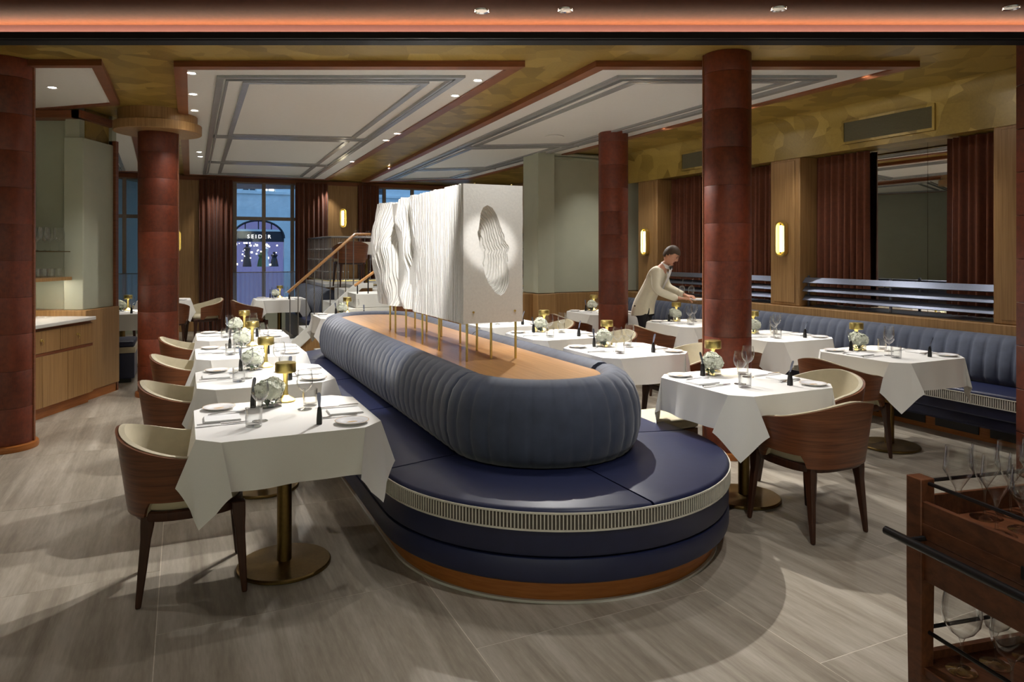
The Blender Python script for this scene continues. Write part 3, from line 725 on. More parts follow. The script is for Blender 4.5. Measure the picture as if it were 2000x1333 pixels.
def make_chair():
    t = thing('dining_chair', '', 'chair')
    A0, n = math.radians(62), 56                          # shell opens to the front (+x)
    def shell(r_in, r_out, z_lo=0, z_hi=0, edge=False):
        rings = []
        for i in range(n+1):
            a = A0+(2*PI-2*A0)*i/n; f = abs(i/n-.5)*2     # f 0 at the back, 1 at the arm ends
            ztop = .765-.145*f**1.25-z_hi; zlow = .405+.068*(min(1, max(0, (f-.44)/.04))-.85*min(1, max(0, (f-.84)/.04)))+z_lo
            def P(z, th):
                k_ = (z-.40)/.36; rx = .246+.034*k_+th; ry = .262+.034*k_+th
                x, y = sup(a, rx, ry); return (x-.01-.015*k_, y, z)
            zs = [zlow+(ztop-zlow)*q for q in (0, .25, .5, .75, 1)]
            rings.append([P(z, r_out) for z in zs]+[P(z, r_in) for z in reversed(zs)])
        return MB().loft(rings)
    sh = shell(-.002, .012).build('shell', 'walnut', t, ang=.9)
    shell(-.026, -.0025, .0, -.004).build('backrest_lining', 'cream', t, ang=.9)
    ring = lambda q, z: [(*(lambda p: (p[0]-.005, p[1]))(sup(2*PI*i/40, .236*q, .250*q, 3.0)), z) for i in range(40)]
    MB().loft([ring(.9, .375), ring(.985, .38), ring(1, .39), ring(1, .418), ring(.97, .425)]).build('seat_frame', 'walnut_leg', t)
    MB().loft([ring(.93, .425), ring(.96, .435), ring(.965, .465), ring(.93, .482), ring(.8, .488), ring(.3, .49)]).build('seat', 'cream', t, ang=.9)
    def leg(x0, y0, x1, y1):
        rings = []
        for z, w_, f in ((.42, .030, 0), (.36, .028, .1), (.30, .022, .25), (.15, .018, .62), (.012, .0125, .98), (0, .011, 1)):
            x, y = x0+(x1-x0)*f, y0+(y1-y0)*f
            rings.append([(x-w_, y-w_*.8, z), (x+w_, y-w_*.8, z), (x+w_, y+w_*.8, z), (x-w_, y+w_*.8, z)])
        return MB().loft(rings)
    for sy in (-1, 1):
        leg(.20, .205*sy, .225, .235*sy).build('leg', 'walnut_leg', t, bevel=.005)
        leg(-.175, .185*sy, -.215, .205*sy).build('leg', 'walnut_leg', t, bevel=.005)
    return t
chair = Stamp(make_chair)
# ---- things on the tables
def make_lamp():
    t = thing('table_lamp', '', 'lamp')
    MB().lathe([(0, 0), (.050, 0), (.053, .003), (.053, .009), (.044, .016), (.026, .026), (.016, .036), (0, .036)], 28).build('base', 'brass', t)
    MB().lathe([(.0155, .034), (.0125, .06), (.012, .10), (.0128, .14), (.0165, .162)], 20).build('stem', 'brass', t)
    MB().lathe([(.047, .164), (.055, .162), (.056, .166), (.056, .212), (.053, .216), (.02, .217), (0, .217)], 32, caps=(False, False)).build('shade', 'brass', t)
    MB().lathe([(.018, .1675), (.050, .1675), (.050, .169), (.018, .169)], 28, caps=(False, False)).build('led_disc', 'lamp_glow', t)
    return t
lamp = Stamp(make_lamp)
def make_vase(seed=0):
    rr = random.Random(seed); t = thing('flower_vase', '', 'vase')
    MB().box(-.05, .05, -.05, .05, 0, .004).build('vase_base', 'glass', t)
    v_ = MB()
    for a in range(4): v_.box(-.05, .05, -.05, -.047, 0, .075, Matrix.Rotation(a*PI/2, 4, 'Z'))
    v_.build('vase', 'glass', t)
    l_ = MB()
    for q in range(26):
        a, r_, z_ = rr.uniform(0, 6.28), rr.uniform(.0, .042), rr.uniform(.01, .075); s_ = rr.uniform(.018, .032)
        m_ = Matrix.Translation((r_*math.cos(a), r_*math.sin(a), z_)) @ Matrix.Rotation(a, 4, 'Z') @ Matrix.Rotation(rr.uniform(-1.2, .6), 4, 'Y')
        l_.add([(-s_, 0, 0), (0, -s_*.5, .004), (s_, 0, 0), (0, s_*.5, .004)], [(0, 1, 2, 3)], m_)
    tag(l_.build('leaves', 'leaf', t), kind='stuff')
    for hx, hy, hz, hr in ((-.022, .0, .088, .05), (.026, .012, .094, .052), (.0, -.03, .085, .045)):
        fl_ = MB()
        fl_.lathe([(0, -.8*hr), (.55*hr, -.5*hr), (.78*hr, 0), (.55*hr, .55*hr), (0, .76*hr)], 12, Matrix.Translation((hx, hy, hz)))
        for q in range(170):
            u, a = rr.uniform(-.75, 1), rr.uniform(0, 6.28); c_ = math.sqrt(1-u*u); nrm = Vector((c_*math.cos(a), c_*math.sin(a), u))
            m_ = Matrix.Translation(Vector((hx, hy, hz))+nrm*hr*rr.uniform(.9, 1.08)) @ nrm.to_track_quat('Z', 'Y').to_matrix().to_4x4() @ Matrix.Rotation(rr.uniform(0, 1.5), 4, 'Z') @ Matrix.Rotation(rr.uniform(-.5, .5), 4, 'X')
            e = .0115
            for b_ in range(4):
                mm = m_ @ Matrix.Rotation(b_*PI/2, 4, 'Z'); fl_.add([(0, 0, 0), (e*.9, -e*.6, .003), (e*1.3, 0, .001), (e*.9, e*.6, .003)], [(0, 1, 2, 3)], mm)
        fl_.build('hydrangea_head', 'petal', t, ang=.5)
    return t
vase = Stamp(make_vase)
WINE = [(0, .0), (.036, .001), (.037, .003), (.012, .006), (.0045, .011), (.0035, .03), (.0035, .088), (.006, .094), (.023, .106), (.0365, .125), (.0415, .145), (.040, .17), (.034, .207)]
def lathe_glass(nm, label_cat, prof, thick=True):
    def mk():
        t = thing(nm, '', label_cat); k_ = next((i for i, p in enumerate(prof) if i > 5 and p[0] > .01), 5) if nm != 'tumbler' else 0
        if nm == 'tumbler': MB().lathe(prof, 24, caps=(False, False)).build('bowl', 'glass', t); return t
        MB().lathe(prof[:6], 24, caps=(False, False)).build('foot', 'glass', t)
        MB().lathe(prof[5:k_], 12, caps=(False, False)).build('stem', 'glass', t)
        up = prof[k_-1:]
        MB().lathe(up, 32, caps=(False, False)).build('bowl', 'glass', t, ang=1.2)
        return t
    return Stamp(mk)
wine = lathe_glass('wine_glass', 'glass', WINE)
TUMB = [(0, 0.002), (.036, .002), (.037, .006), (.0385, .09), (.0375, .0905), (.0365, .014), (.02, .010), (0, .010)]
tumbler = lathe_glass('tumbler', 'glass', TUMB)
TULIP = [(0, 0), (.038, .001), (.039, .003), (.012, .006), (.0045, .012), (.0032, .03), (.0035, .075), (.010, .10), (.026, .128), (.0405, .152), (.0355, .19), (.0335, .222)]
tulip = lathe_glass('tulip_glass', 'glass', TULIP)
BURG = [(0, 0), (.040, .001), (.041, .003), (.012, .006), (.0045, .012), (.0036, .03), (.004, .085), (.010, .10), (.033, .118), (.048, .142), (.0525, .17), (.049, .205), (.042, .245)]
burgundy = lathe_glass('burgundy_glass', 'glass', BURG)
def make_plate():
    t = thing('bread_plate', '', 'plate')
    MB().lathe([(0, .004), (.045, .003), (.05, .0), (.052, .004), (.078, .011), (.0815, .014), (.078, .0145), (.052, .008), (.048, .006), (0, .006)], 36, caps=(False, False)).build('dish', 'porcelain', t, ang=.9)
    MB().lathe([(.0785, .0147), (.0805, .0152), (.0815, .0145)], 36, caps=(False, False)).build('gold_rim', 'plate_gold', t)
    MB().prism([(.022*math.cos(a)*(1+.3*math.sin(3*a)), .012*math.sin(a)*(1+.3*math.cos(2*a))) for a in [2*PI*i/24 for i in range(24)]], .006, .0066).build('printed_emblem', 'plate_gold', t)
    return t
plate = Stamp(make_plate)
def make_napkin():
    t = thing('folded_napkin', '', 'napkin')
    for i, (z, e) in enumerate(((0, 0), (.003, .002), (.006, .004))):
        MB().box(-.085+e, .085-e*.3, -.065+e*.4, .065, z, z+.0029).build('fold', 'napkin', t, bevel=.0018)
    return t
napkin = Stamp(make_napkin)
def make_knife():
    t = thing('table_knife', '', 'knife')
    MB().loft([[(x, y*w_, z+.001+.005*h) for y, z in ((-1, 0), (1, 0), (1, h*.006), (-1, h*.006))] for x, w_, h in ((-.115, .006, 1), (-.1, .008, 1), (-.03, .006, .9), (-.012, .005, .8))]).build('handle', 'silver', t)
    MB().loft([[(x, -w_, .004), (x, w_*.6, .004), (x, w_*.6, .006), (x, -w_, .0055)] for x, w_ in ((-.012, .006), (.02, .010), (.07, .010), (.1, .006), (.112, .002))]).build('blade', 'silver', t)
    return t
knife = Stamp(make_knife)
def make_fork():
    t = thing('table_fork', '', 'fork')
    MB().loft([[(x, -w_, z), (x, w_, z), (x, w_, z+.003), (x, -w_, z+.003)] for x, w_, z in ((-.095, .004, .002), (-.08, .008, .002), (-.02, .004, .006), (.03, .004, .006), (.045, .011, .003), (.055, .012, .002))]).build('handle', 'silver', t)
    for y in (-.009, -.003, .003, .009):
        MB().loft([[(x, y-.0016, z), (x, y+.0016, z), (x, y+.0016, z+.002), (x, y-.0016, z+.002)] for x, z in ((.053, .002), (.075, .003), (.092, .009))]).build('tine', 'silver', t)
    return t
fork = Stamp(make_fork)
def make_stand():
    """butter knife that stands upright on its black tapered handle"""
    t = thing('standing_butter_knife', '', 'knife')
    MB().loft([[(x*a-.0, y*b, z) for x, y in ((-1, -1), (1, -1), (1, 1), (-1, 1))] for a, b, z in ((.0125, .0125, 0), (.0125, .012, .03), (.008, .0095, .07), (.0045, .007, .083))]).build('handle', 'black', t, bevel=.0015)
    MB().loft([[(x0-.0015, -w_, z), (x0+.0015, -w_, z), (x0+.0015, w_, z), (x0-.0015, w_, z)] for x0, w_, z in ((0, .005, .08), (.004, .006, .095), (.013, .009, .125), (.021, .009, .147), (.024, .005, .156))]).build('blade', 'steel', t)
    return t
stand = Stamp(make_stand)
ZC = .7552
def lay(T, name, ang=TH, sides=('chair side', 'bench side'), full=2, seatsl=(1, 1), lampx=True, seed=1):
    """T table centre, name used in labels; local x points across the room, settings face each other on x"""
    c, s = math.cos(ang), math.sin(ang)
    L = lambda x, y, z=ZC: (T[0]+x*c-y*s, T[1]+x*s+y*c, z)
    table((T[0], T[1], 0), ang, 'bronze pedestal table under a white cloth, '+name, 'pedestal tables under white cloths')
    o = put('tablecloth', cloths[seed % 3], None, (T[0], T[1], 0), (0, 0, ang+(seed % 4)*PI/2)); tag(o, 'white tablecloth with hanging corners on '+name, 'tablecloth', 'white tablecloths')
    if lampx:
        lamp(L(.05, .35), ang+seed, 'lit brass table lamp on '+name, 'cordless brass table lamps')
        vase(L(-.045, .255), ang+.2*seed, 'white hydrangeas in a square glass vase on '+name, 'hydrangea vases')
    rj = random.Random(seed)
    for k_ in (0, 1):
        if not seatsl[k_]: continue
        g = 1 if k_ == 0 else -1; ra = ang+(0 if k_ == 0 else PI); nm = name+', '+sides[k_]
        J = lambda: rj.uniform(-.01, .01)
        plate(L(-.285*g+J(), .29*g+J()), ra+rj.uniform(-.3, .3), 'white bread plate with gold rim on '+nm, 'bread plates')
        napkin(L(-.285*g+J(), .045*g+J()), ra+rj.uniform(-.04, .04), 'folded white napkin on '+nm, 'folded napkins')
        stand(L(-.13*g+J(), .25*g+J()), ra+(PI/2)+rj.uniform(-.5, .5), 'black-handled butter knife standing upright on '+nm, 'standing butter knives')
        wine(L(-.115*g+J(), -.09*g+J()), 0, 'clear stemmed wine glass on '+nm, 'wine glasses on the tables')
        if full:
            tumbler(L(-.16*g+J(), -.185*g+J()), 0, 'clear water tumbler on '+nm, 'water tumblers on the tables')
            knife(L(-.28*g+J(), -.075*g+J()), ra+rj.uniform(-.06, .06), 'silver table knife on '+nm, 'table knives')
            fork(L(-.25*g+J(), .155*g+J()), ra+rj.uniform(-.08, .08), 'silver table fork on '+nm, 'table forks')
CH = 'walnut tub chair '
CG = 'walnut tub chairs'
def seatat(T, dx, dy, face, where, ang=TH):
    c, s = math.cos(ang), math.sin(ang); chair((T[0]+dx*c-dy*s, T[1]+dx*s+dy*c, 0), ang+face, CH+where, CG)
# left row along the island, nearest first
ordn = ['the nearest left-row table', 'the second left-row table', 'the third left-row table', 'the farthest left-row table']
for i, T in enumerate([(-1.15, 3.57), (-1.665, 4.735), (-2.19, 5.9), (-2.70, 7.06)]):
    lay(T, ordn[i], sides=('chair side', 'island side'), seed=i+1)
    seatat(T, -.43, .02, 0, 'at '+ordn[i])
# right of the island
rn = ['the nearest island-right table', 'the second island-right table', 'the third island-right table', 'the table half behind the sculpture']
for i, T in enumerate([(1.49, 4.54), (.95, 5.98), (.44, 7.10), (-.10, 8.22)]):
    lay(T, rn[i], sides=('island side', 'aisle side'), seed=i+2, full=2 if i < 3 else 0)
    seatat(T, .56, -.02, PI, 'on the aisle side of '+rn[i])
seatat((1.49, 4.54), .02, -.50, PI/2, 'with its back to the camera at '+rn[0])
st_ = thing('footstool', 'low cream cushioned stool between the island and the nearest right table', 'stool', (1.03, 4.93, 0), TH)
MB().box(-.19, .19, -.19, .19, .38, .45).build('cushion', 'cream', st_, bevel=.02); MB().box(-.185, .185, -.185, .185, .30, .378).build('apron', 'walnut', st_, bevel=.006)
for x in (-.15, .15):
    for y in (-.15, .15): MB().loft([[(x*q-w_, y*q-w_, z), (x*q+w_, y*q-w_, z), (x*q+w_, y*q+w_, z), (x*q-w_, y*q+w_, z)] for q, w_, z in ((1, .022, .31), (1.08, .014, 0))]).build('leg', 'walnut_leg', st_)
# wall bench tables
wn = ['the nearest wall-bench table', 'the middle wall-bench table behind the column', 'the far wall-bench table by the waiter']
for i, T in enumerate([(3.07, 5.75), (2.60, 6.98), (2.10, 8.25)]):
    lay(T, wn[i], sides=('aisle side', 'bench side'), seed=i+5)
    seatat(T, -.52, .0, 0, 'with its back to us at '+wn[i])
lay((1.27, 9.75), 'the corner table behind the slim column', seed=3, full=0); seatat((1.27, 9.75), -.55, -.1, 0, 'at the corner table behind the slim column')
# end of the island and window side
lay((-2.12, 9.2), 'the table past the island end', seed=4, full=0, sides=('left side', 'right side'))
lay((-4.13, 12.55), 'the window table by the ribbed bench', seed=6, full=0, sides=('chair side', 'bench side')); seatat((-4.13, 12.55), -.5, -.2, .2, 'at the window table by the ribbed bench')
lay((-6.05, 12.3), 'the window table behind the left column', seed=7, full=0, sides=('left side', 'right side'))
seatat((-6.05, 12.3), .62, -.15, PI+.3, 'in front of the rust curtain behind the left column'); seatat((-6.05, 12.3), -.62, .1, -.2, 'under the far left window'); seatat((-6.05, 12.3), .1, -.68, PI/2, 'beside the left column, at the window table')
lay((-5.35, 9.7), 'the table left of the left column', seed=8, full=0, sides=('left side', 'right side')); seatat((-5.35, 9.7), -.55, .35, -.3, 'far left behind the oak jamb')
nb = thing('navy_bench', 'navy bench end with cream band beside the oak jamb on the left', 'bench', (-4.98, 8.72, 0), TH)
MB().box(-.4, .3, -.3, .3, .05, .36).build('base', 'navy', nb, bevel=.01); MB().box(-.41, .31, -.31, .31, .36, .43).build('cream_band', 'cream', nb, bevel=.006); MB().box(-.40, .30, -.30, .30, .43, .50).build('cushion', 'navy', nb, bevel=.02); MB().box(-.36, .26, -.26, .26, 0, .05).build('plinth', 'black', nb)
# ---------------------------------------------------------------- wall bench on the right (two lengths)
def wall_bench(t0, t1, where):
    o = thing('wall_banquette', 'slate and navy wall banquette '+where, 'banquette', (0, 0, 0), TH, 'wall banquettes')
    L = lambda prof, nm, mt, a=.6: MB().loft([[(s, t, z) for s, z in prof] for t in (t0, t1)]).build(nm, mt, o, ang=a)
    L([(6.06, 0), (6.5, 0), (6.5, .16), (6.06, .16)], 'plinth', 'oak_plinth')
    n = int((t1-t0)/.42)
    for i in range(n): MB().box(6.052, 6.062, t0+(t1-t0)*(i+.1)/n, t0+(t1-t0)*(i+.9)/n, .045, .12).build('plinth_vent', 'black', o)
    L([(5.90, .15), (6.5, .15), (6.5, .25), (5.88, .25), (5.875, .24), (5.875, .17)], 'lower_roll', 'navy'); L([(5.84, .252), (6.5, .252), (6.5, .40), (5.835, .40), (5.83, .39), (5.83, .262)], 'front_band', 'navy')
    m = max(1, round((t1-t0)/.75))
    for i in range(m):
        a, b = t0+(t1-t0)*i/m+.003, t0+(t1-t0)*(i+1)/m-.003
        MB().box(5.825, 6.30, a, b, .40, .455).build('seat_cushion', 'navy', o, bevel=.018)
    L([(5.820, .345), (5.828, .345), (5.828, .428), (5.820, .428)], 'fringe_ribbon', 'fringe_dark')
    f = MB()
    q = t0+.01
    while q < t1: f.box(5.815, 5.821, q, q+.008, .352, .421); q += .0175
    f.box(5.813, 5.821, t0, t1, .343, .35); f.box(5.813, 5.821, t0, t1, .423, .43)
    tag(f.build('fringe_bars', 'fringe', o), kind='stuff')
    nf = round((t1-t0)/.118); sub = 8; rings = []
    for i in range(nf*sub+1):
        t = t0+(t1-t0)*i/(nf*sub); mm = .012*(abs(math.sin(PI*(i % sub)/sub))**.42)-.005
        if i in (0, nf*sub): mm = -.02
        rings.append([(6.50, t, .45), (6.27-mm*.6, t, .45), (6.225-mm, t, .52), (6.235-mm, t, .66), (6.27-mm, t, .79), (6.305-mm*.8, t, .845), (6.35, t, .87+mm*.3), (6.42, t, .865), (6.50, t, .85)])
    MB().loft(rings).build('ribbed_back', 'slate', o, ang=1.3)
wall_bench(3.2, 6.50, 'below the mirror and steel slats on the right'); wall_bench(6.53, 9.40, 'behind the thick column and the waiter')
# satin steel slats in front of mirror and curtains
for t0, t1, nm in ((3.86, 5.99, 'across the right mirror'), (6.46, 8.70, 'behind the thick red column')):
    r = thing('slat_rail', 'satin steel slat rail of three bars '+nm, 'rail', (0, 0, 0), TH, 'steel slat rails')
    for z in (1.055, 1.155, 1.255):
        MB().loft([[(s, t, zz) for s, zz in ((6.50, z-.024), (6.508, z-.03), (6.56, z+.028), (6.552, z+.034))] for t in (t0, t1)]).build('slat', 'steel', r)
    for t in (t0+.02, (t0+t1)/2, t1-.02): MB().box(6.57, 6.59, t-.012, t+.012, .952, 1.31).build('post', 'steel', r, bevel=.003)
    for z in (1.055, 1.155, 1.255):
        for t in (t0+.02, (t0+t1)/2, t1-.02): MB().box(6.53, 6.58, t-.006, t+.006, z-.006, z+.006).build('bracket', 'steel', r)
# ---------------------------------------------------------------- curtains
def curtain(p0, p1, z0, z1, label, folds, seed=0, depth=.05):
    """p0, p1 in room coordinates; closed sheet with thickness"""
    a, b = Vector((p0[0], p0[1])), Vector((p1[0], p1[1])); d = b-a; Ln = d.length; d.normalize(); n = Vector((-d.y, d.x)); rr = random.Random(seed)
    ph = [rr.uniform(0, 6) for _ in range(3)]; nu, nv = folds*10, 10; rings = []
    for j in range(nv+1):
        v = j/nv; z = z0+(z1-z0)*v; ring = []
        for side in (0, 1):
            for i in (range(nu+1) if side == 0 else range(nu, -1, -1)):
                u = i/nu; w_ = u*folds*2*PI+.5*math.sin(u*9+ph[0])+.25*(1-v)*math.sin(u*23+ph[1])
                o = depth*(math.sin(w_)*(.6+.4*(1-v))+.3*math.sin(w_*.5+ph[2]))*(1 if side == 0 else 1)+(0 if side == 0 else .006)
                p = a+d*(u*Ln)+n*o; ring.append((p.x, p.y, z))
        rings.append(ring)
    o = MB().loft(rings).build('curtain', 'curtain', None, (0, 0, 0), TH, ang=1.5); tag(o, label, 'curtain', 'rust velvet curtains'); return o
curtain((.30, TB-.14), (.93, TB-.14), .01, 3.04, 'rust curtain left of the middle back window', 7, 1)
curtain((2.14, TB-.14), (2.82, TB-.14), .01, 3.04, 'rust curtain right of the middle back window, behind the railing', 7, 2)
curtain((3.47, TB-.14), (3.92, TB-.14), .96, 3.04, 'rust curtain left of the sculpture, behind the raised floor', 5, 3)
curtain((-.78, TB-.14), (-.50, TB-.14), .01, 3.04, 'narrow rust curtain mostly hidden by the left column', 3, 4)
curtain((SR-.02, 5.30), (SR-.02, 5.99), .98, 2.68, 'rust curtain on the left of the right-hand mirror', 8, 5, .045)
curtain((SR-.02, 3.87), (SR-.02, 4.42), .98, 2.68, 'rust curtain on the right of the right-hand mirror', 7, 6, .045)
curtain((SR-.02, 8.02), (SR-.02, 8.70), .98, 2.68, 'rust curtain behind the waiter', 8, 7, .045)
curtain((SR-.02, 6.46), (SR-.02, 7.12), .98, 2.68, 'rust curtain just right of the thick red column', 7, 8, .045)
# ---------------------------------------------------------------- wall sconces: upright oval ring around a glowing tube
def make_sconce():
    """local +y points away from the wall"""
    t = thing('wall_sconce', '', 'lamp')
    def oval(rx, h, y, n=10): return [(rx*math.cos(a), y, (h if a < PI else -h)+rx*math.sin(a)) for a in [PI*i/n for i in range(n+1)]+[PI+PI*i/n for i in range(n+1)]]
    MB().loft([oval(.066, .125, 0), oval(.066, .125, .012)]).build('backplate', 'brass', t)
    o_, i_ = .078, .060; rings = [oval(o_, .13, .012), oval(o_+.004, .13, .06), oval(i_+.004, .13, .062), oval(i_, .13, .014)]
    rings.append(rings[0]); MB().loft(rings, True, (False, False)).build('oval_ring', 'brass', t)
    MB().tube([(0, .045, -.155), (0, .045, .155)], .014, 14).build('light_tube', 'sconce_glow', t)
    for z in (-.165, .165): MB().cyl(.018, -.012, .012, 14, Matrix.Translation((0, .045, z))).build('tube_cap', 'brass', t)
    return t
sconce = Stamp(make_sconce)
def sc_at(s, t, z, rz, lab):
    p = R(s, t, z); sconce(p, rz, lab, 'oval brass wall sconces'); n = Vector((-math.sin(rz), math.cos(rz), 0))
sc_at(6.461, 6.23, 1.74, TH+PI/2, 'oval brass sconce on the oak pier beside the right mirror')
sc_at(6.461, 8.96, 1.74, TH+PI/2, 'oval brass sconce on the oak pier left of the waiter')
sc_at(-.10, TB-.052, 1.80, TH+PI, 'oval brass sconce on the back panel beside the left column')
sc_at(3.15, TB-.052, 2.32, TH+PI, 'oval brass sconce on the back panel above the railing')
sc_at(SR+.158, 13.05, 2.35, TH+PI/2, 'oval brass sconce glimpsed between sculpture and pale wall')
sw = MB().box(-.10-.04, -.10+.04, TB-.062, TB-.051, 1.32, 1.40).build('wall_switch', 'brass', None, (0, 0, 0), TH, .003); tag(sw, 'small square wall switch below the left back sconce', 'switch')
# ---------------------------------------------------------------- raised floor, stairs, railing
ZM = 1.0
pf = rbox('floor_raised', 'stone', 2.72, SR+.16, 10.95, TB-.1, .94, ZM); struct(pf)
MB().box(4.0, SR+.16, 10.0, 10.95, .94, ZM).build('raised_slab', 'stone', pf); MB().box(2.35, 2.72, 13.1, TB-.1, .94, ZM).build('raised_slab', 'stone', pf)
MB().box(2.74, SR+.1, 10.97, TB-.12, 0, .94).build('raised_front', 'oak', pf); MB().box(2.37, 2.76, 13.12, TB-.12, 0, .94).build('raised_front', 'oak', pf); MB().box(4.02, 6.8, 10.01, 11, 0, .94).build('raised_front', 'oak', pf)
stc = thing('staircase', 'short staircase with oak cheek and pale steps to the raised floor', 'staircase', (0, 0, 0), TH)
for i in range(5): MB().box(1.71+.12*i, 2.72, 9.85, 10.40, .2*i+.001, .2*i+.198).build('step', 'stone', stc, bevel=.006)
for i in range(5): MB().box(1.50+.19*i, 2.72, 10.99, 11.75, .2*i+.001, .2*i+.198).build('step', 'stone', stc, bevel=.006)
MB().loft([[(s, tt, z) for s, z in ((1.44, .001), (2.70, .001), (2.70, 1.08), (2.44, 1.08), (1.44, .16))] for tt in (10.965, 10.985)]).build('oak_cheek', 'oak', stc)
MB().loft([[(s, t, z) for s, z in ((1.38, .08), (1.52, .08), (2.52, 1.02), (2.70, 1.02), (2.70, 1.10), (2.42, 1.10), (1.38, .17))] for t in (10.91, 10.962)]).build('stringer', 'stone', stc, bevel=.004)
rl = thing('stair_railing', 'grey iron stair railing with sloping wooden handrail', 'railing', (0, 0, 0), TH)
MB().tube([(1.42, 10.935, .98), (2.42, 10.935, 1.86), (2.66, 10.935, 1.86)], .022, 8).build('handrail', 'oak_gloss', rl)
for i in range(9):
    s = 1.45+i*.118; z0 = .12+(s-1.4)*.93; MB().cyl(.008, z0-.02, .98+(s-1.42)*.88, 8, Matrix.Translation((s, 10.935, 0))).build('baluster', 'iron', rl)
r2 = thing('stair_railing', 'short stair railing with black balusters beside the pale steps', 'railing', (0, 0, 0), TH)
MB().tube([(2.18, 9.88, 1.11), (2.74, 9.88, 1.50)], .02, 8).build('handrail', 'oak_gloss', r2)
for i in range(4):
    s = 2.22+i*.15; MB().cyl(.009, .2*min(5, int((s-1.71)/.12)+1)-.004, 1.12+(s-2.18)*.69, 8, Matrix.Translation((s, 9.88, 0))).build('baluster', 'black', r2)
gr = thing('gallery_railing', 'iron gallery railing with turned balusters round the raised floor', 'railing', (0, 0, 0), TH)
def railing(o, pts, n, z=ZM, h=.86):
    P = [Vector((*p, 0)) for p in pts]; MB().tube([(p.x, p.y, z+h) for p in P], .02, 8).build('handrail', 'iron', o)
    MB().tube([(p.x, p.y, z+.05) for p in P], .012, 6).build('bottom_rail', 'brass', o)
    bal = MB().lathe([(.008, .05), (.008, .2), (.017, .215), (.008, .23), (.008, .42), (.018, .44), (.008, .46), (.008, .62), (.017, .635), (.008, .65), (.008, h)], 8).mesh('baluster', 'iron')
    for i in range(n):
        u = i/(n-1)*(len(P)-1); k_ = min(int(u), len(P)-2); p = P[k_].lerp(P[k_+1], u-k_); put('baluster', bal, o, (p.x, p.y, z))
railing(gr, [(2.40, 15.3), (2.40, 14.3), (2.42, 13.5), (2.50, 13.25), (2.70, 13.16), (3.3, 13.16)], 30)
gr2 = thing('gallery_railing', 'iron gallery railing seen between the sculpture and the pale wall', 'railing', (0, 0, 0), TH)
railing(gr2, [(4.05, 10.06), (4.8, 10.06), (5.6, 10.06)], 12)
bb = thing('wall_banquette', 'ribbed slate bench under the gallery railing by the window', 'banquette', (0, 0, 0), TH)
rings = []; nf = 20; sub = 6
for i in range(nf*sub+1):
    t = 12.1+(15.0-12.1)*i/(nf*sub); mm = .022*(abs(math.sin(PI*(i % sub)/sub))**.55)-.008
    rings.append([(2.34, t, .40), (2.10-mm, t, .45), (2.08-mm, t, .62), (2.13-mm, t, .86), (2.2-mm, t, .93), (2.28, t, .95), (2.34, t, .93)])
MB().loft(rings).build('ribbed_back', 'slate', bb, ang=1.3); MB().box(1.86, 2.2, 12.1, 15.0, .36, .455).build('seat_cushion', 'navy', bb, bevel=.02); MB().box(1.9, 2.34, 12.12, 15.0, .0, .36).build('base', 'navy', bb)
# tables up there
def upper(T, name, seed):
    t = dup(table.o, (T[0], T[1], ZM), TH, 'pedestal table on the raised floor, '+name, 'pedestal tables under white cloths')
    c_ = put('tablecloth', cloths[seed % 3], None, (T[0], T[1], ZM), (0, 0, TH)); tag(c_, 'white tablecloth on the raised floor, '+name, 'tablecloth', 'white tablecloths')
    for i, (x, y) in enumerate(((-.2, -.1), (.05, .1), (.15, -.2))):
        p = R(x, y); wine((T[0]+p.x, T[1]+p.y, ZM+ZC), 0, ('left', 'middle', 'right')[i]+' wine glass on the raised table, '+name, 'wine glasses on the tables')
upper((-2.55, 12.35), 'left of the sculpture', 1); u2 = R(5.05, 10.75); upper((u2.x, u2.y), 'between sculpture and pale wall', 2)
for T, a, wh in (((-2.75, 11.98), PI/2, 'on the raised floor left of the sculpture'), ((u2.x-.1, u2.y+.62), -PI/2, 'on the raised floor right of the sculpture')):
    dup(chair.o, (T[0], T[1], ZM), TH+a, CH+wh, CG)
sb = thing('side_stand', 'dark low service cabinet behind the far end of the island', 'cabinet', tuple(R(2.95, 10.2)), TH)
MB().box(-.2, .5, -.2, .2, .02, .9).build('body', 'walnut', sb, bevel=.006); MB().box(-.22, .52, -.22, .22, .9, .93).build('top', 'walnut', sb, bevel=.006); MB().box(-.19, .49, -.19, .19, 0, .02).build('plinth', 'black', sb)
# ---------------------------------------------------------------- sideboard, shelves and glasses on the left
cb = thing('sideboard', 'oak sideboard with pale stone top, three drawers and doors', 'cabinet', (-4.42, 5.5, 0))
MB().box(-.66, -.012, 0, 1.95, .11, .84).build('body', 'oak', cb); MB().box(-.62, -.05, 0, 1.95, 0, .11).build('plinth', 'oak_plinth', cb)
MB().box(-.70, .035, -.02, 1.955, .868, .905).build('worktop', 'stone', cb, bevel=.006); MB().box(-.66, -.02, 0, 1.95, .84, .868).build('shadow_gap', 'red_wood', cb)
e = [0, .42, .84, 1.4, 1.945]
for i in range(4):
    d = MB().box(-.012, .008, e[i]+.003, e[i+1]-.003, .63, .838).build('drawer', 'oak', cb, bevel=.002)
    y = (e[i]+e[i+1])/2
    MB().lathe([(0, 0), (.014, 0), (.014, .006), (.006, .010), (.006, .02), (0, .022)], 12, Matrix.Translation((.008, y, .75)) @ Matrix.Rotation(PI/2, 4, 'Y')).build('knob', 'brass', d)
    MB().tube([(.024, y, .752), (.026, y+.012, .735), (.026, y+.004, .705)], .0045, 6).build('drop_pull', 'brass', d)
MB().box(-.012, .002, 0, 1.945, .60, .628).build('finger_groove', 'red_wood', cb)
e = [0, .38, .76, 1.14, 1.52, 1.945]
for i in range(5): MB().box(-.012, .008, e[i]+.002, e[i+1]-.002, .115, .598).build('door', 'oak', cb, bevel=.002)
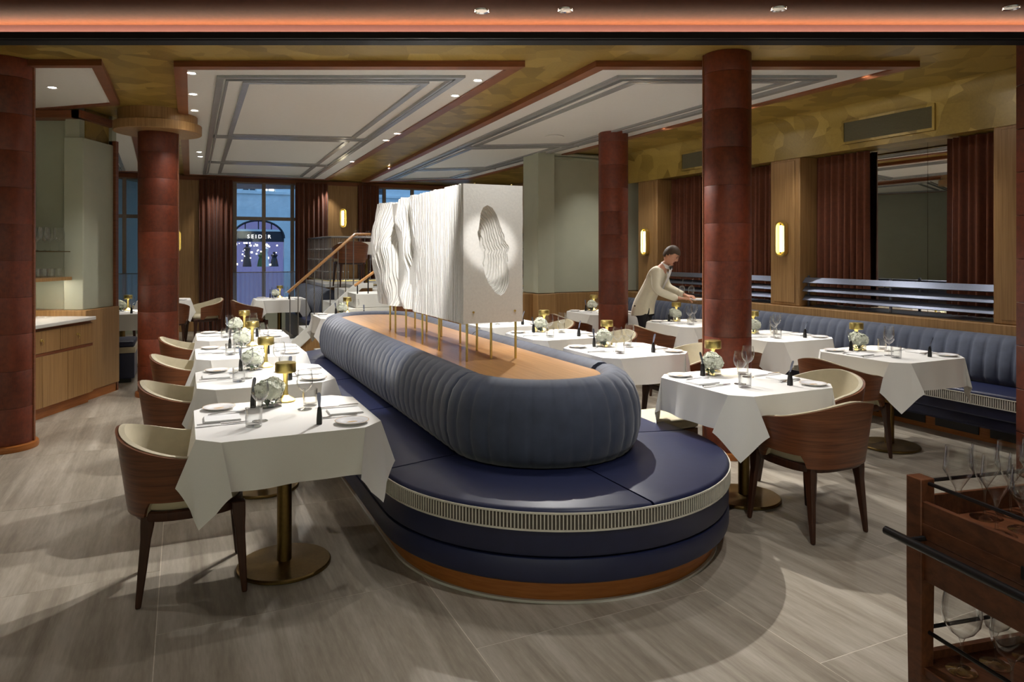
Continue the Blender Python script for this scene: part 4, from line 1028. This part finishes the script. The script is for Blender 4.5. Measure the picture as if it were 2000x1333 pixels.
g1 = MB().box(-5.13, -4.69, 4.9, 7.5, 1.583, 1.592).build('glass_shelf', 'glass'); tag(g1, 'clear glass shelf of stemmed glasses in the left niche', 'shelf')
g1b = MB().box(-4.692, -4.688, 4.9, 7.5, 1.583, 1.592).build('shelf_edge', 'bronze', g1)
g2 = thing('oak_shelf', 'oak shelf lit from below in the left niche', 'shelf', (0, 0, 0)); MB().box(-5.13, -4.67, 4.9, 7.5, 1.285, 1.32).build('board', 'oak', g2, bevel=.003)
MB().box(-4.80, -4.78, 5.0, 7.45, 1.28, 1.285).build('led_strip', 'shelf_glow', g2)
rr = random.Random(5); nn = ['closest to the column', 'second along', 'third along', 'fourth along', 'at the far end']
for r_ in range(3):
    for q in range(5):
        x, y = -4.76-.13*r_, 6.95+.115*q; row = ('front', 'middle', 'rear')[r_]
        burgundy((x+rr.uniform(-.01, .01), y, 1.592), 0, f'stemmed glass on the glass shelf, {row} row, {nn[q]}', 'stemmed glasses on the glass shelf')
        tumbler((x, y+rr.uniform(-.01, .01), 1.32), 0, f'tumbler on the oak shelf, {row} row, {nn[q]}', 'tumblers on the oak shelf')
for i, (x, y, z, s_) in enumerate(((-4.62, 6.62, .905, 1), (-4.62, 6.62, .932, .96), (-4.80, 6.5, .905, .8))):
    b_ = MB().lathe([(0, 0), (.045*s_, 0), (.07*s_, .012), (.085*s_, .05), (.08*s_, .05), (.064*s_, .016), (0, .010)], 24).build('bowl', 'pottery', None, (x, y, z))
    tag(b_, ('lower grey bowl of the stack on the sideboard', 'upper grey bowl of the stack on the sideboard', 'smaller grey bowl behind the stack on the sideboard')[i], 'bowl', 'grey bowls')
# ---------------------------------------------------------------- drinks trolley in the right foreground
TR = math.radians(15); tp = (1.185, 2.125)
tr = thing('drinks_trolley', 'dark walnut drinks trolley with black rails holding glasses, right foreground', 'trolley', (tp[0], tp[1], 0), TR)
def tl(x, y, z=0):
    c, s = math.cos(TR), math.sin(TR); return (tp[0]+x*c-y*s, tp[1]+x*s+y*c, z)
WT, DT = .52, .95
for x in (.0, WT-.05):
    for y in (-.055, -DT):
        l_ = MB().loft([[(x+a*q, y+b_*q, z) for a, b_ in ((0, 0), (.05, 0), (.05, .055), (0, .055))] for z, q in ((.03, .8), (.6, 1), (.912, 1))]).build('leg', 'walnut_cart', tr, bevel=.003)
        MB().lathe([(0, 0), (.02, 0), (.02, .03), (0, .03)], 12, Matrix.Translation((x+.02, y+.022, 0))).build('castor', 'black', l_)
MB().box(.004, WT-.004, -DT+.004, -.004, .765, .785).build('tray_base', 'walnut_cart', tr)
for bx in ((.006, .022, -DT+.05, -.05), (WT-.022, WT-.006, -DT+.05, -.05), (.05, WT-.05, -.022, -.006), (.05, WT-.05, -DT+.006, -DT+.022)):
    MB().box(*bx, .74, .848).build('tray_side', 'walnut_cart', tr, bevel=.002)
MB().box(.002, .0065, -.62, -.36, .757, .79).build('tray_slot', 'black', tr)
for bx in ((.012, .030, -DT+.05, -.05), (WT-.030, WT-.012, -DT+.05, -.05), (.05, WT-.05, -.03, -.012)):
    MB().box(*bx, .615, .738).build('apron', 'walnut_cart', tr, bevel=.002)
for pts in ([(.03, -.05, .898), (.03, -DT+.02, .898)], [(.03, -.03, .898), (WT-.02, -.03, .898)], [(WT-.03, -.05, .898), (WT-.03, -DT+.02, .898)]):
    MB().tube(pts, .006, 8).build('gallery_rail', 'black', tr)
    MB().tube([(x, y, .46) for x, y, z in pts], .006, 8).build('lower_rail', 'black', tr)
hb = MB().tube([(-.055, .02, .742), (-.055, -DT, .742)], .0125, 12).build('push_bar', 'black', tr)
for y in (-.06, -.8): MB().tube([(-.055, y, .742), (.01, y, .742)], .008, 8).build('bar_bracket', 'black', hb)
MB().box(.01, WT-.01, -DT+.01, -.01, .335, .36).build('lower_shelf', 'walnut_cart', tr, bevel=.003); MB().box(.03, WT-.03, -.03, -.012, .36, .385).build('shelf_lip', 'walnut_cart', tr)
rows = ['back', 'second', 'third', 'front']; cl_ = ['left', 'second from left', 'third from left', 'right']
for r_ in range(4):
    for c_ in range(4):
        x, y = .115+c_*.098+(r_ % 2)*.02, -.075-r_*.105
        if r_ == 3 and c_ < 2: pass
        tulip(tl(x, y, .785), 0, f'angular tulip glass on the trolley tray, {rows[r_]} row, {cl_[c_]}', 'tulip glasses on the trolley')
        if c_ < 3 and r_ < 3: burgundy(tl(.10+c_*.125+(r_ % 2)*.03, -.10-r_*.13, .36), 0, f'large wine glass on the lower trolley shelf, {rows[r_]} row, {cl_[c_]}', 'large glasses on the lower shelf')
# ---------------------------------------------------------------- ceiling downlights
def make_down():
    t = thing('downlight', '', 'light')
    MB().lathe([(.030, 0), (.043, -.004), (.045, 0), (.045, .004), (.030, .004)], 24, caps=(False, False)).build('trim_ring', 'white', t)
    MB().cyl(.031, -.001, .002, 20).build('led', 'down_glow', t); return t
down = Stamp(make_down)
DL = []
def dl(u, v, lab, watts=0, tgt=None, size=100, z=ZP-.003, blend=.7):
    p = at(u, v, z); down(p, 0, lab, 'ceiling downlights')
    if watts: spot((p.x, p.y, p.z-.02), watts, size, blend, tgt if tgt else (p.x, p.y, 0))
    return p
o5 = ['nearest', 'second', 'third', 'fourth', 'farthest', 'last']
PW = 34
for i, (u, v) in enumerate(((374, 143), (377, 184), (380, 216), (389, 297), (391, 306))): dl(u, v, f'{o5[i]} downlight along the left edge of the left coffer', PW*.8, None, 100)
for i, (u, v) in enumerate(((933, 157), (889, 187), (775, 261), (753, 274), (688, 316))): dl(u, v, f'{o5[i]} downlight along the right edge of the left coffer', PW*(1.3, 1.3, 1, 1, .8)[i], None, 110)
for i, (u, v) in enumerate(((1088, 174), (1032, 201), (889, 271), (865, 283), (814, 305), (762, 329))): dl(u, v, f'{o5[i]} downlight along the left edge of the right coffer', PW*(1.3, 1.2, 1, .9, .8, .7)[i], None, 110)
dl(102, 171, 'downlight in the small coffer above the left niche', PW*.8, None, 100)
# downlights on the camera's side: dark eyeballs in the lacquered ceiling
def make_eye():
    t = thing('spotlight', '', 'light'); MB().lathe([(.034, 0), (.046, -.006), (.05, 0), (.05, .004), (.034, .004)], 24, caps=(False, False)).build('trim_ring', 'silver', t); MB().cyl(.035, -.001, .002, 20).build('lens', 'black', t); return t
eye = Stamp(make_eye)
for i, (u, v) in enumerate(((941, 21), (1104, 19), (1521, 17), (1975, 15))): eye(at(u, v, 3.062), 0, ('first', 'second', 'third', 'fourth')[i]+' recessed spotlight from the left in the brown ceiling', 'recessed spotlights')
spk = MB().lathe([(0, 0), (.12, 0), (.125, .006), (.12, .01), (0, .01)], 32).build('ceiling_speaker', 'white', None, at(1083, 268, ZP-.012)); tag(spk, 'round ceiling speaker in the right coffer near the pale wall', 'speaker')
# ---------------------------------------------------------------- waiter
def waiter(loc, rz):
    def skin(nodes, edges, name, sub=2):
        me = bpy.data.meshes.new(name); me.from_pydata([n[0] for n in nodes], edges, []); o = bpy.data.objects.new(name, me); col.objects.link(o)
        md = o.modifiers.new('s', 'SKIN'); md.use_smooth_shade = True
        for i, n in enumerate(nodes):
            sv = me.skin_vertices[0].data[i]; sv.radius = n[1] if isinstance(n[1], tuple) else (n[1], n[1]); sv.use_root = (i == 0)
        s2 = o.modifiers.new('u', 'SUBSURF'); s2.levels = sub; s2.render_levels = sub
        dg = bpy.context.evaluated_depsgraph_get(); m2 = bpy.data.meshes.new_from_object(o.evaluated_get(dg)); bpy.data.objects.remove(o); return m2
    def merge(meshes, name, mat, vox, par):
        bm = bmesh.new()
        for m in meshes: bm.from_mesh(m)
        me = bpy.data.meshes.new(name); bm.to_mesh(me); bm.free(); me.materials.clear(); me.materials.append(M[mat])
        o = bpy.data.objects.new(name, me); col.objects.link(o); md = o.modifiers.new('r', 'REMESH'); md.mode = 'VOXEL'; md.voxel_size = vox; md.use_smooth_shade = True
        sm = o.modifiers.new('sm', 'SMOOTH'); sm.factor = .5; sm.iterations = 2
        dg = bpy.context.evaluated_depsgraph_get(); m2 = bpy.data.meshes.new_from_object(o.evaluated_get(dg)); o.modifiers.clear(); o.data = m2; m2.name = name
        if par: o.parent = par
        return o
    root = thing('person', 'waiter in ivory jacket and black bow tie bending over a table, setting down a plate', 'person', loc, rz)
    # local frame: facing +x, left is +y
    hip = (0, 0, .93); sp1 = (.05, 0, 1.08); sp2 = (.14, 0, 1.24); ch = (.21, 0, 1.37); nk = (.285, 0, 1.485); hd0 = (.33, 0, 1.545)
    HD = Vector((.375, 0, 1.615))
    def arm(sy):
        if sy > 0: return [(.20, .165, 1.40), (.25, .225, 1.19), (.47, .16, 1.10), (.545, .13, 1.09)]
        return [(.22, -.165, 1.40), (.24, -.235, 1.17), (.46, -.14, 1.07), (.535, -.10, 1.065)]
    def legs(sy): return [(0, .09*sy, .90), (.03+.05*(sy < 0), .10*sy, .50), (-.02+.1*(sy < 0), .10*sy, .09)]
    nodes = [(hip, (.10, .085)), (sp1, (.11, .09)), (sp2, (.14, .105)), (ch, (.145, .10)), (nk, .055), (hd0, .052)]; edges = [(0, 1), (1, 2), (2, 3), (3, 4), (4, 5)]
    def chain(ns, rads, frm):
        p = frm
        for n, r in zip(ns, rads): nodes.append((n, r)); edges.append((p, len(nodes)-1)); p = len(nodes)-1
    for sy in (1, -1):
        chain(arm(sy), (.055, .042, .03, .024), 3); chain(legs(sy), (.062, .05, .04), 0)
    body = [skin(nodes, edges, 'body')]
    # head: cranium, jaw, nose, ears
    hm = Matrix.Translation(HD) @ Matrix.Rotation(math.radians(32), 4, 'Y')
    b = MB()
    b.lathe([(.0, -.115), (.035, -.108), (.055, -.085), (.066, -.05), (.073, 0), (.076, .04), (.070, .08), (.05, .108), (0, .12)], 20, hm @ Matrix.Diagonal((1.22, 1, 1, 1)))
    b.lathe([(0, -.03), (.02, -.02), (.018, 0), (.013, .03), (0, .055)], 10, hm @ Matrix.Translation((.088, 0, -.01)) @ Matrix.Rotation(-.25, 4, 'Y'))
    b.lathe([(0, -.03), (.032, -.02), (.034, 0), (0, .02)], 10, hm @ Matrix.Translation((.055, 0, -.09)))
    for sy in (1, -1): b.lathe([(0, -.03), (.014, -.02), (.018, .01), (0, .034)], 8, hm @ Matrix.Translation((-.005, .076*sy, -.005)) @ Matrix.Diagonal((1.1, .5, 1, 1)))
    body.append(b.mesh('head', 'skin'))
    # hands with five fingers
    for sy in (1, -1):
        w_ = Vector(arm(sy)[-1]); d = (w_-Vector(arm(sy)[-2])).normalized(); side = Vector((-d.y, d.x, 0)).normalized()*sy; dn = Vector((0, 0, -1))
        h = MB(); h.loft([[w_+d*t+side*(a*wd)+dn*(bb*.013) for a, bb in ((-1, -1), (1, -1), (1, 1), (-1, 1))] for t, wd in ((-.02, .022), (.02, .034), (.075, .040), (.09, .036))])
        for f_ in range(4):
            o_ = side*(-.03+.02*f_); Lf = (.062, .072, .067, .052)[f_]; p0 = w_+d*.078+o_
            h.tube([p0, p0+d*Lf*.45+dn*.012, p0+d*Lf*.75+dn*.032, p0+d*Lf*.85+dn*.05], [.0095, .009, .008, .007], 8)
        p0 = w_+d*.025-side*.03; h.tube([p0, p0-side*.025+d*.025, p0-side*.02+d*.055+dn*.02], [.011, .0105, .008], 8)
        body.append(h.mesh('hand', 'skin'))
    merge(body, 'body', 'skin', .008, root)
    # clothes follow the body
    jn = [((-.025, 0, .66), (.18, .17)), ((-.012, 0, .93), (.18, .165)), (sp1, (.16, .13)), (sp2, (.165, .13)), ((.20, 0, 1.36), (.17, .125)), ((.255, 0, 1.44), (.085, .075))]; je = [(i, i+1) for i in range(5)]
    nodes, edges = jn, je
    for sy in (1, -1): chain([Vector(p) for p in arm(sy)[:3]]+[Vector(arm(sy)[2]).lerp(Vector(arm(sy)[3]), .45)], (.078, .062, .05, .044), 4)
    jk = merge([skin(nodes, edges, 'jacket')], 'jacket', 'jacket', .011, root)
    bm = bmesh.new(); bm.from_mesh(jk.data); bmesh.ops.bisect_plane(bm, geom=bm.verts[:]+bm.edges[:]+bm.faces[:], plane_co=(0, 0, .83), plane_no=(.12, 0, -1), clear_outer=True); bm.to_mesh(jk.data); bm.free()
    nodes = [((.012, 0, .88), (.118, .10))]; edges = []
    for sy in (1, -1): chain(legs(sy)[:2]+[(legs(sy)[2][0], legs(sy)[2][1], .05)], (.086, .07, .058), 0)
    merge([skin(nodes, edges, 'trousers')], 'trousers', 'trousers', .012, root)
    for sy in (1, -1):
        x, y, z = legs(sy)[2]
        MB().loft([[(x+a, y+q*w_, zz) for q, zz in ((-1, 0), (1, 0), (.9, h_), (-.9, h_))] for a, w_, h_ in ((-.08, .03, .06), (-.03, .04, .09), (.06, .045, .06), (.14, .042, .04), (.19, .02, .02))]).build('shoe', 'black', root)
    # shirt front, bow tie, hair, eyes
    MB().loft([[(x+.012, -w_, z), (x+.03, 0, z+.006), (x+.012, w_, z)] for x, z, w_ in ((.238, 1.17, .02), (.322, 1.33, .055), (.352, 1.43, .07), (.340, 1.475, .05))], False, (False, False)).build('shirt_front', 'shirt', root)
    MB().lathe([(.066, 0), (.068, .03), (.062, .045), (.058, .045), (.058, 0)], 20, Matrix.Translation((.285, 0, 1.462)) @ Matrix.Rotation(math.radians(28), 4, 'Y'), (False, False)).build('shirt_collar', 'shirt', root)
    tie = MB()
    for sy in (1, -1): tie.loft([[(.362, sy*y, 1.452+z-h_), (.378, sy*y, 1.452+z-h_), (.378, sy*y, 1.452+z+h_), (.362, sy*y, 1.452+z+h_)] for y, z, h_ in ((0, 0, .009), (.02, .0, .013), (.05, .0, .024), (.056, 0, .02))])
    tie.build('bow_tie', 'black', root)
    hr = MB(); nu, nv = 56, 34; vs = []; fs = []
    for j in range(nv+1):
        th = PI*.72*j/nv
        for i in range(nu):
            a_ = 2*PI*i/nu; x, y, z = .109*math.sin(th)*math.cos(a_)-.004, .088*math.sin(th)*math.sin(a_), .130*math.cos(th)+.006
            vs.append((x, y, z))
    for j in range(nv):
        for i in range(nu):
            q = (j*nu+i, j*nu+(i+1) % nu, (j+1)*nu+(i+1) % nu, (j+1)*nu+i); cxx = sum(vs[p][0] for p in q)/4; cz = sum(vs[p][2] for p in q)/4
            lim = .05+.1*(cxx-.05) if cxx > .035 else (.012+.9*max(0, cxx-.005) if cxx > -.012 else (-.012 if cxx > -.045 else -.058))
            if cz > lim: fs.append(q)
    hr.add(vs, fs, hm); ho_ = hr.build('hair', 'hair', root); sd = ho_.modifiers.new('solid', 'SOLIDIFY'); sd.thickness = .006
    for sy in (1, -1):
        MB().lathe([(0, -.009), (.009, 0), (0, .009)], 10, hm @ Matrix.Translation((.083, .029*sy, .012))).build('eye', 'black', root)
        MB().box(.086, .093, .014*sy-.0 if sy > 0 else -.045, .045 if sy > 0 else -.014, .028, .034, hm).build('eyebrow', 'hair', root)
    MB().box(.070, .0825, -.018, .018, -.062, -.058, hm).build('mouth', plain('lips', (168, 96, 84), .5), root)
    return root
WL = (1.66, 8.92, 0); WR = math.radians(-28)
wt = waiter(WL, WR); wt.scale = (.955, .955, .955)
pl = dup(plate.o, (WL[0]+.60, WL[1]-.30, .995), 0, 'white plate held out by the waiter', 'bread plates', (1.35, 1.35, 1.35))
for i, dx in enumerate((0, .12)):
    g = dup(wine.o, (WL[0]+.48+dx, WL[1]-.10, 1.30), 0, ('left', 'right')[i]+' upturned wine glass by the waiter\'s hands', 'wine glasses on the tables'); g.rotation_euler = (PI+.15, .1, 0)
    g.location.z = 1.26
# ---------------------------------------------------------------- further lights of the room, some unseen and added as fill
# the recessed spotlights of the brown ceiling are turned towards the tables and the island
for (u, v), w_, t_ in (((941, 21), 16, (-.9, 4.3, 0)), ((1104, 19), 20, (.3, 4.6, .3)), ((1521, 17), 26, (1.5, 4.6, 0)), ((1975, 15), 24, (2.9, 5.4, 0))):
    p = at(u, v, 3.04); spot(p, w_, 100, .8, t_)
spot((-.42, 4.0, 3.04), 190, 52, .4, (-1.12, 5.40, 1.55))
# unseen spots added above the frame to brighten the sculpture, floor and trolley
for p, w_, t_, a_ in (((-.15, .7, 3.03), 270, (-.15, 4.78, 1.60), 5.4), ((-1.6, 2.8, 3.03), 9, (-1.3, 3.4, 0), 105), ((1.2, 1.9, 3.03), 52, (1.75, 2.2, 0), 105), ((0, 1.2, 3.03), 8, (0, 2.0, 0), 105), ((-3.3, 3.4, 3.03), 16, (-3.2, 4.2, 0), 105)):
    spot(p, w_, a_, .5, t_)
# coffer downlights on gimbals, turned towards tables, island and sculpture
for (u, v), w_, t_, a_ in (((933, 157), 230, (-1.15, 3.6, .75), 46), ((889, 187), 190, (-1.65, 4.75, .75), 46), ((775, 261), 150, (-2.2, 5.95, .75), 44), ((753, 274), 150, (-2.7, 7.1, .75), 44), ((688, 316), 90, (-2.2, 9.2, .75), 44),
                           ((1088, 174), 200, (1.5, 4.55, .75), 48), ((1032, 201), 150, (.98, 6.0, .75), 46), ((889, 271), 130, (.45, 7.1, .75), 46), ((865, 283), 90, (-.1, 8.2, .75), 44),
                           ((1088, 174), 120, (.3, 4.0, .45), 50), ((374, 143), 50, (-.9, 5.6, 1.75), 36), ((380, 216), 40, (-1.3, 6.6, 1.75), 36)):
    p = at(u, v, 3.06); spot(p, w_*.86, a_, .5, t_)
for (s, t), w_, T in (((5.2, 6.2), 120, (3.05, 5.75)), ((5.25, 7.6), 110, (2.6, 7.0)), ((5.25, 8.8), 110, (2.1, 8.25))):
    spot(R(s, t, 3.06), w_, 46, .5, (*T, .75))
for s, t in ((6.0, 4.4), (6.0, 5.8), (6.0, 7.2), (6.0, 8.4)): spot(R(s, t, 3.03), 34, 110, .9, R(5.6, t, 0))  # wide spots without fittings, added as fill along the right wall
spot(R(5.7, 8.9, 3.03), 14, 90, .9, R(5.9, 9.4, 0.8))
spot(R(-2.6, 10.0, 3.05), 60, 120, .9, R(-2.8, 10.2, 0)); spot(R(-.2, 12.6, 3.05), 60, 120, .9, R(-.2, 12.8, 0)); spot(R(2.0, 13.4, 3.05), 45, 110, .9, R(2.0, 13.6, 0)); spot(R(4.5, 12.5, 3.05), 45, 110, .8, R(4.5, 12.5, 0)); spot(R(2.3, 9.6, 3.05), 40, 80, .8, R(2.3, 10.2, .5))  # wide unseen spots, added as fill over the back of the room
for u, v in ((420, 352), (640, 362)): spot(at(u, v, 3.0), 20, 90, .8, (at(u, v, 3.0).x, at(u, v, 3.0).y, 0))
# unseen spots added to wash the wall behind the camera; its bounce fills vertical faces
for x in (-4.5, -1.5, 1.5, 4.5): spot((x, -2.6, 3.0), 210, 100, .7, (x, -3.4, 1.3))
for t in (4.2, 5.6, 7.0, 8.4): spot(R(5.25, t, 3.05), 4.5, 120, 1, R(6.5, t, 2.45))  # weak unseen spots added to lift the gold soffit
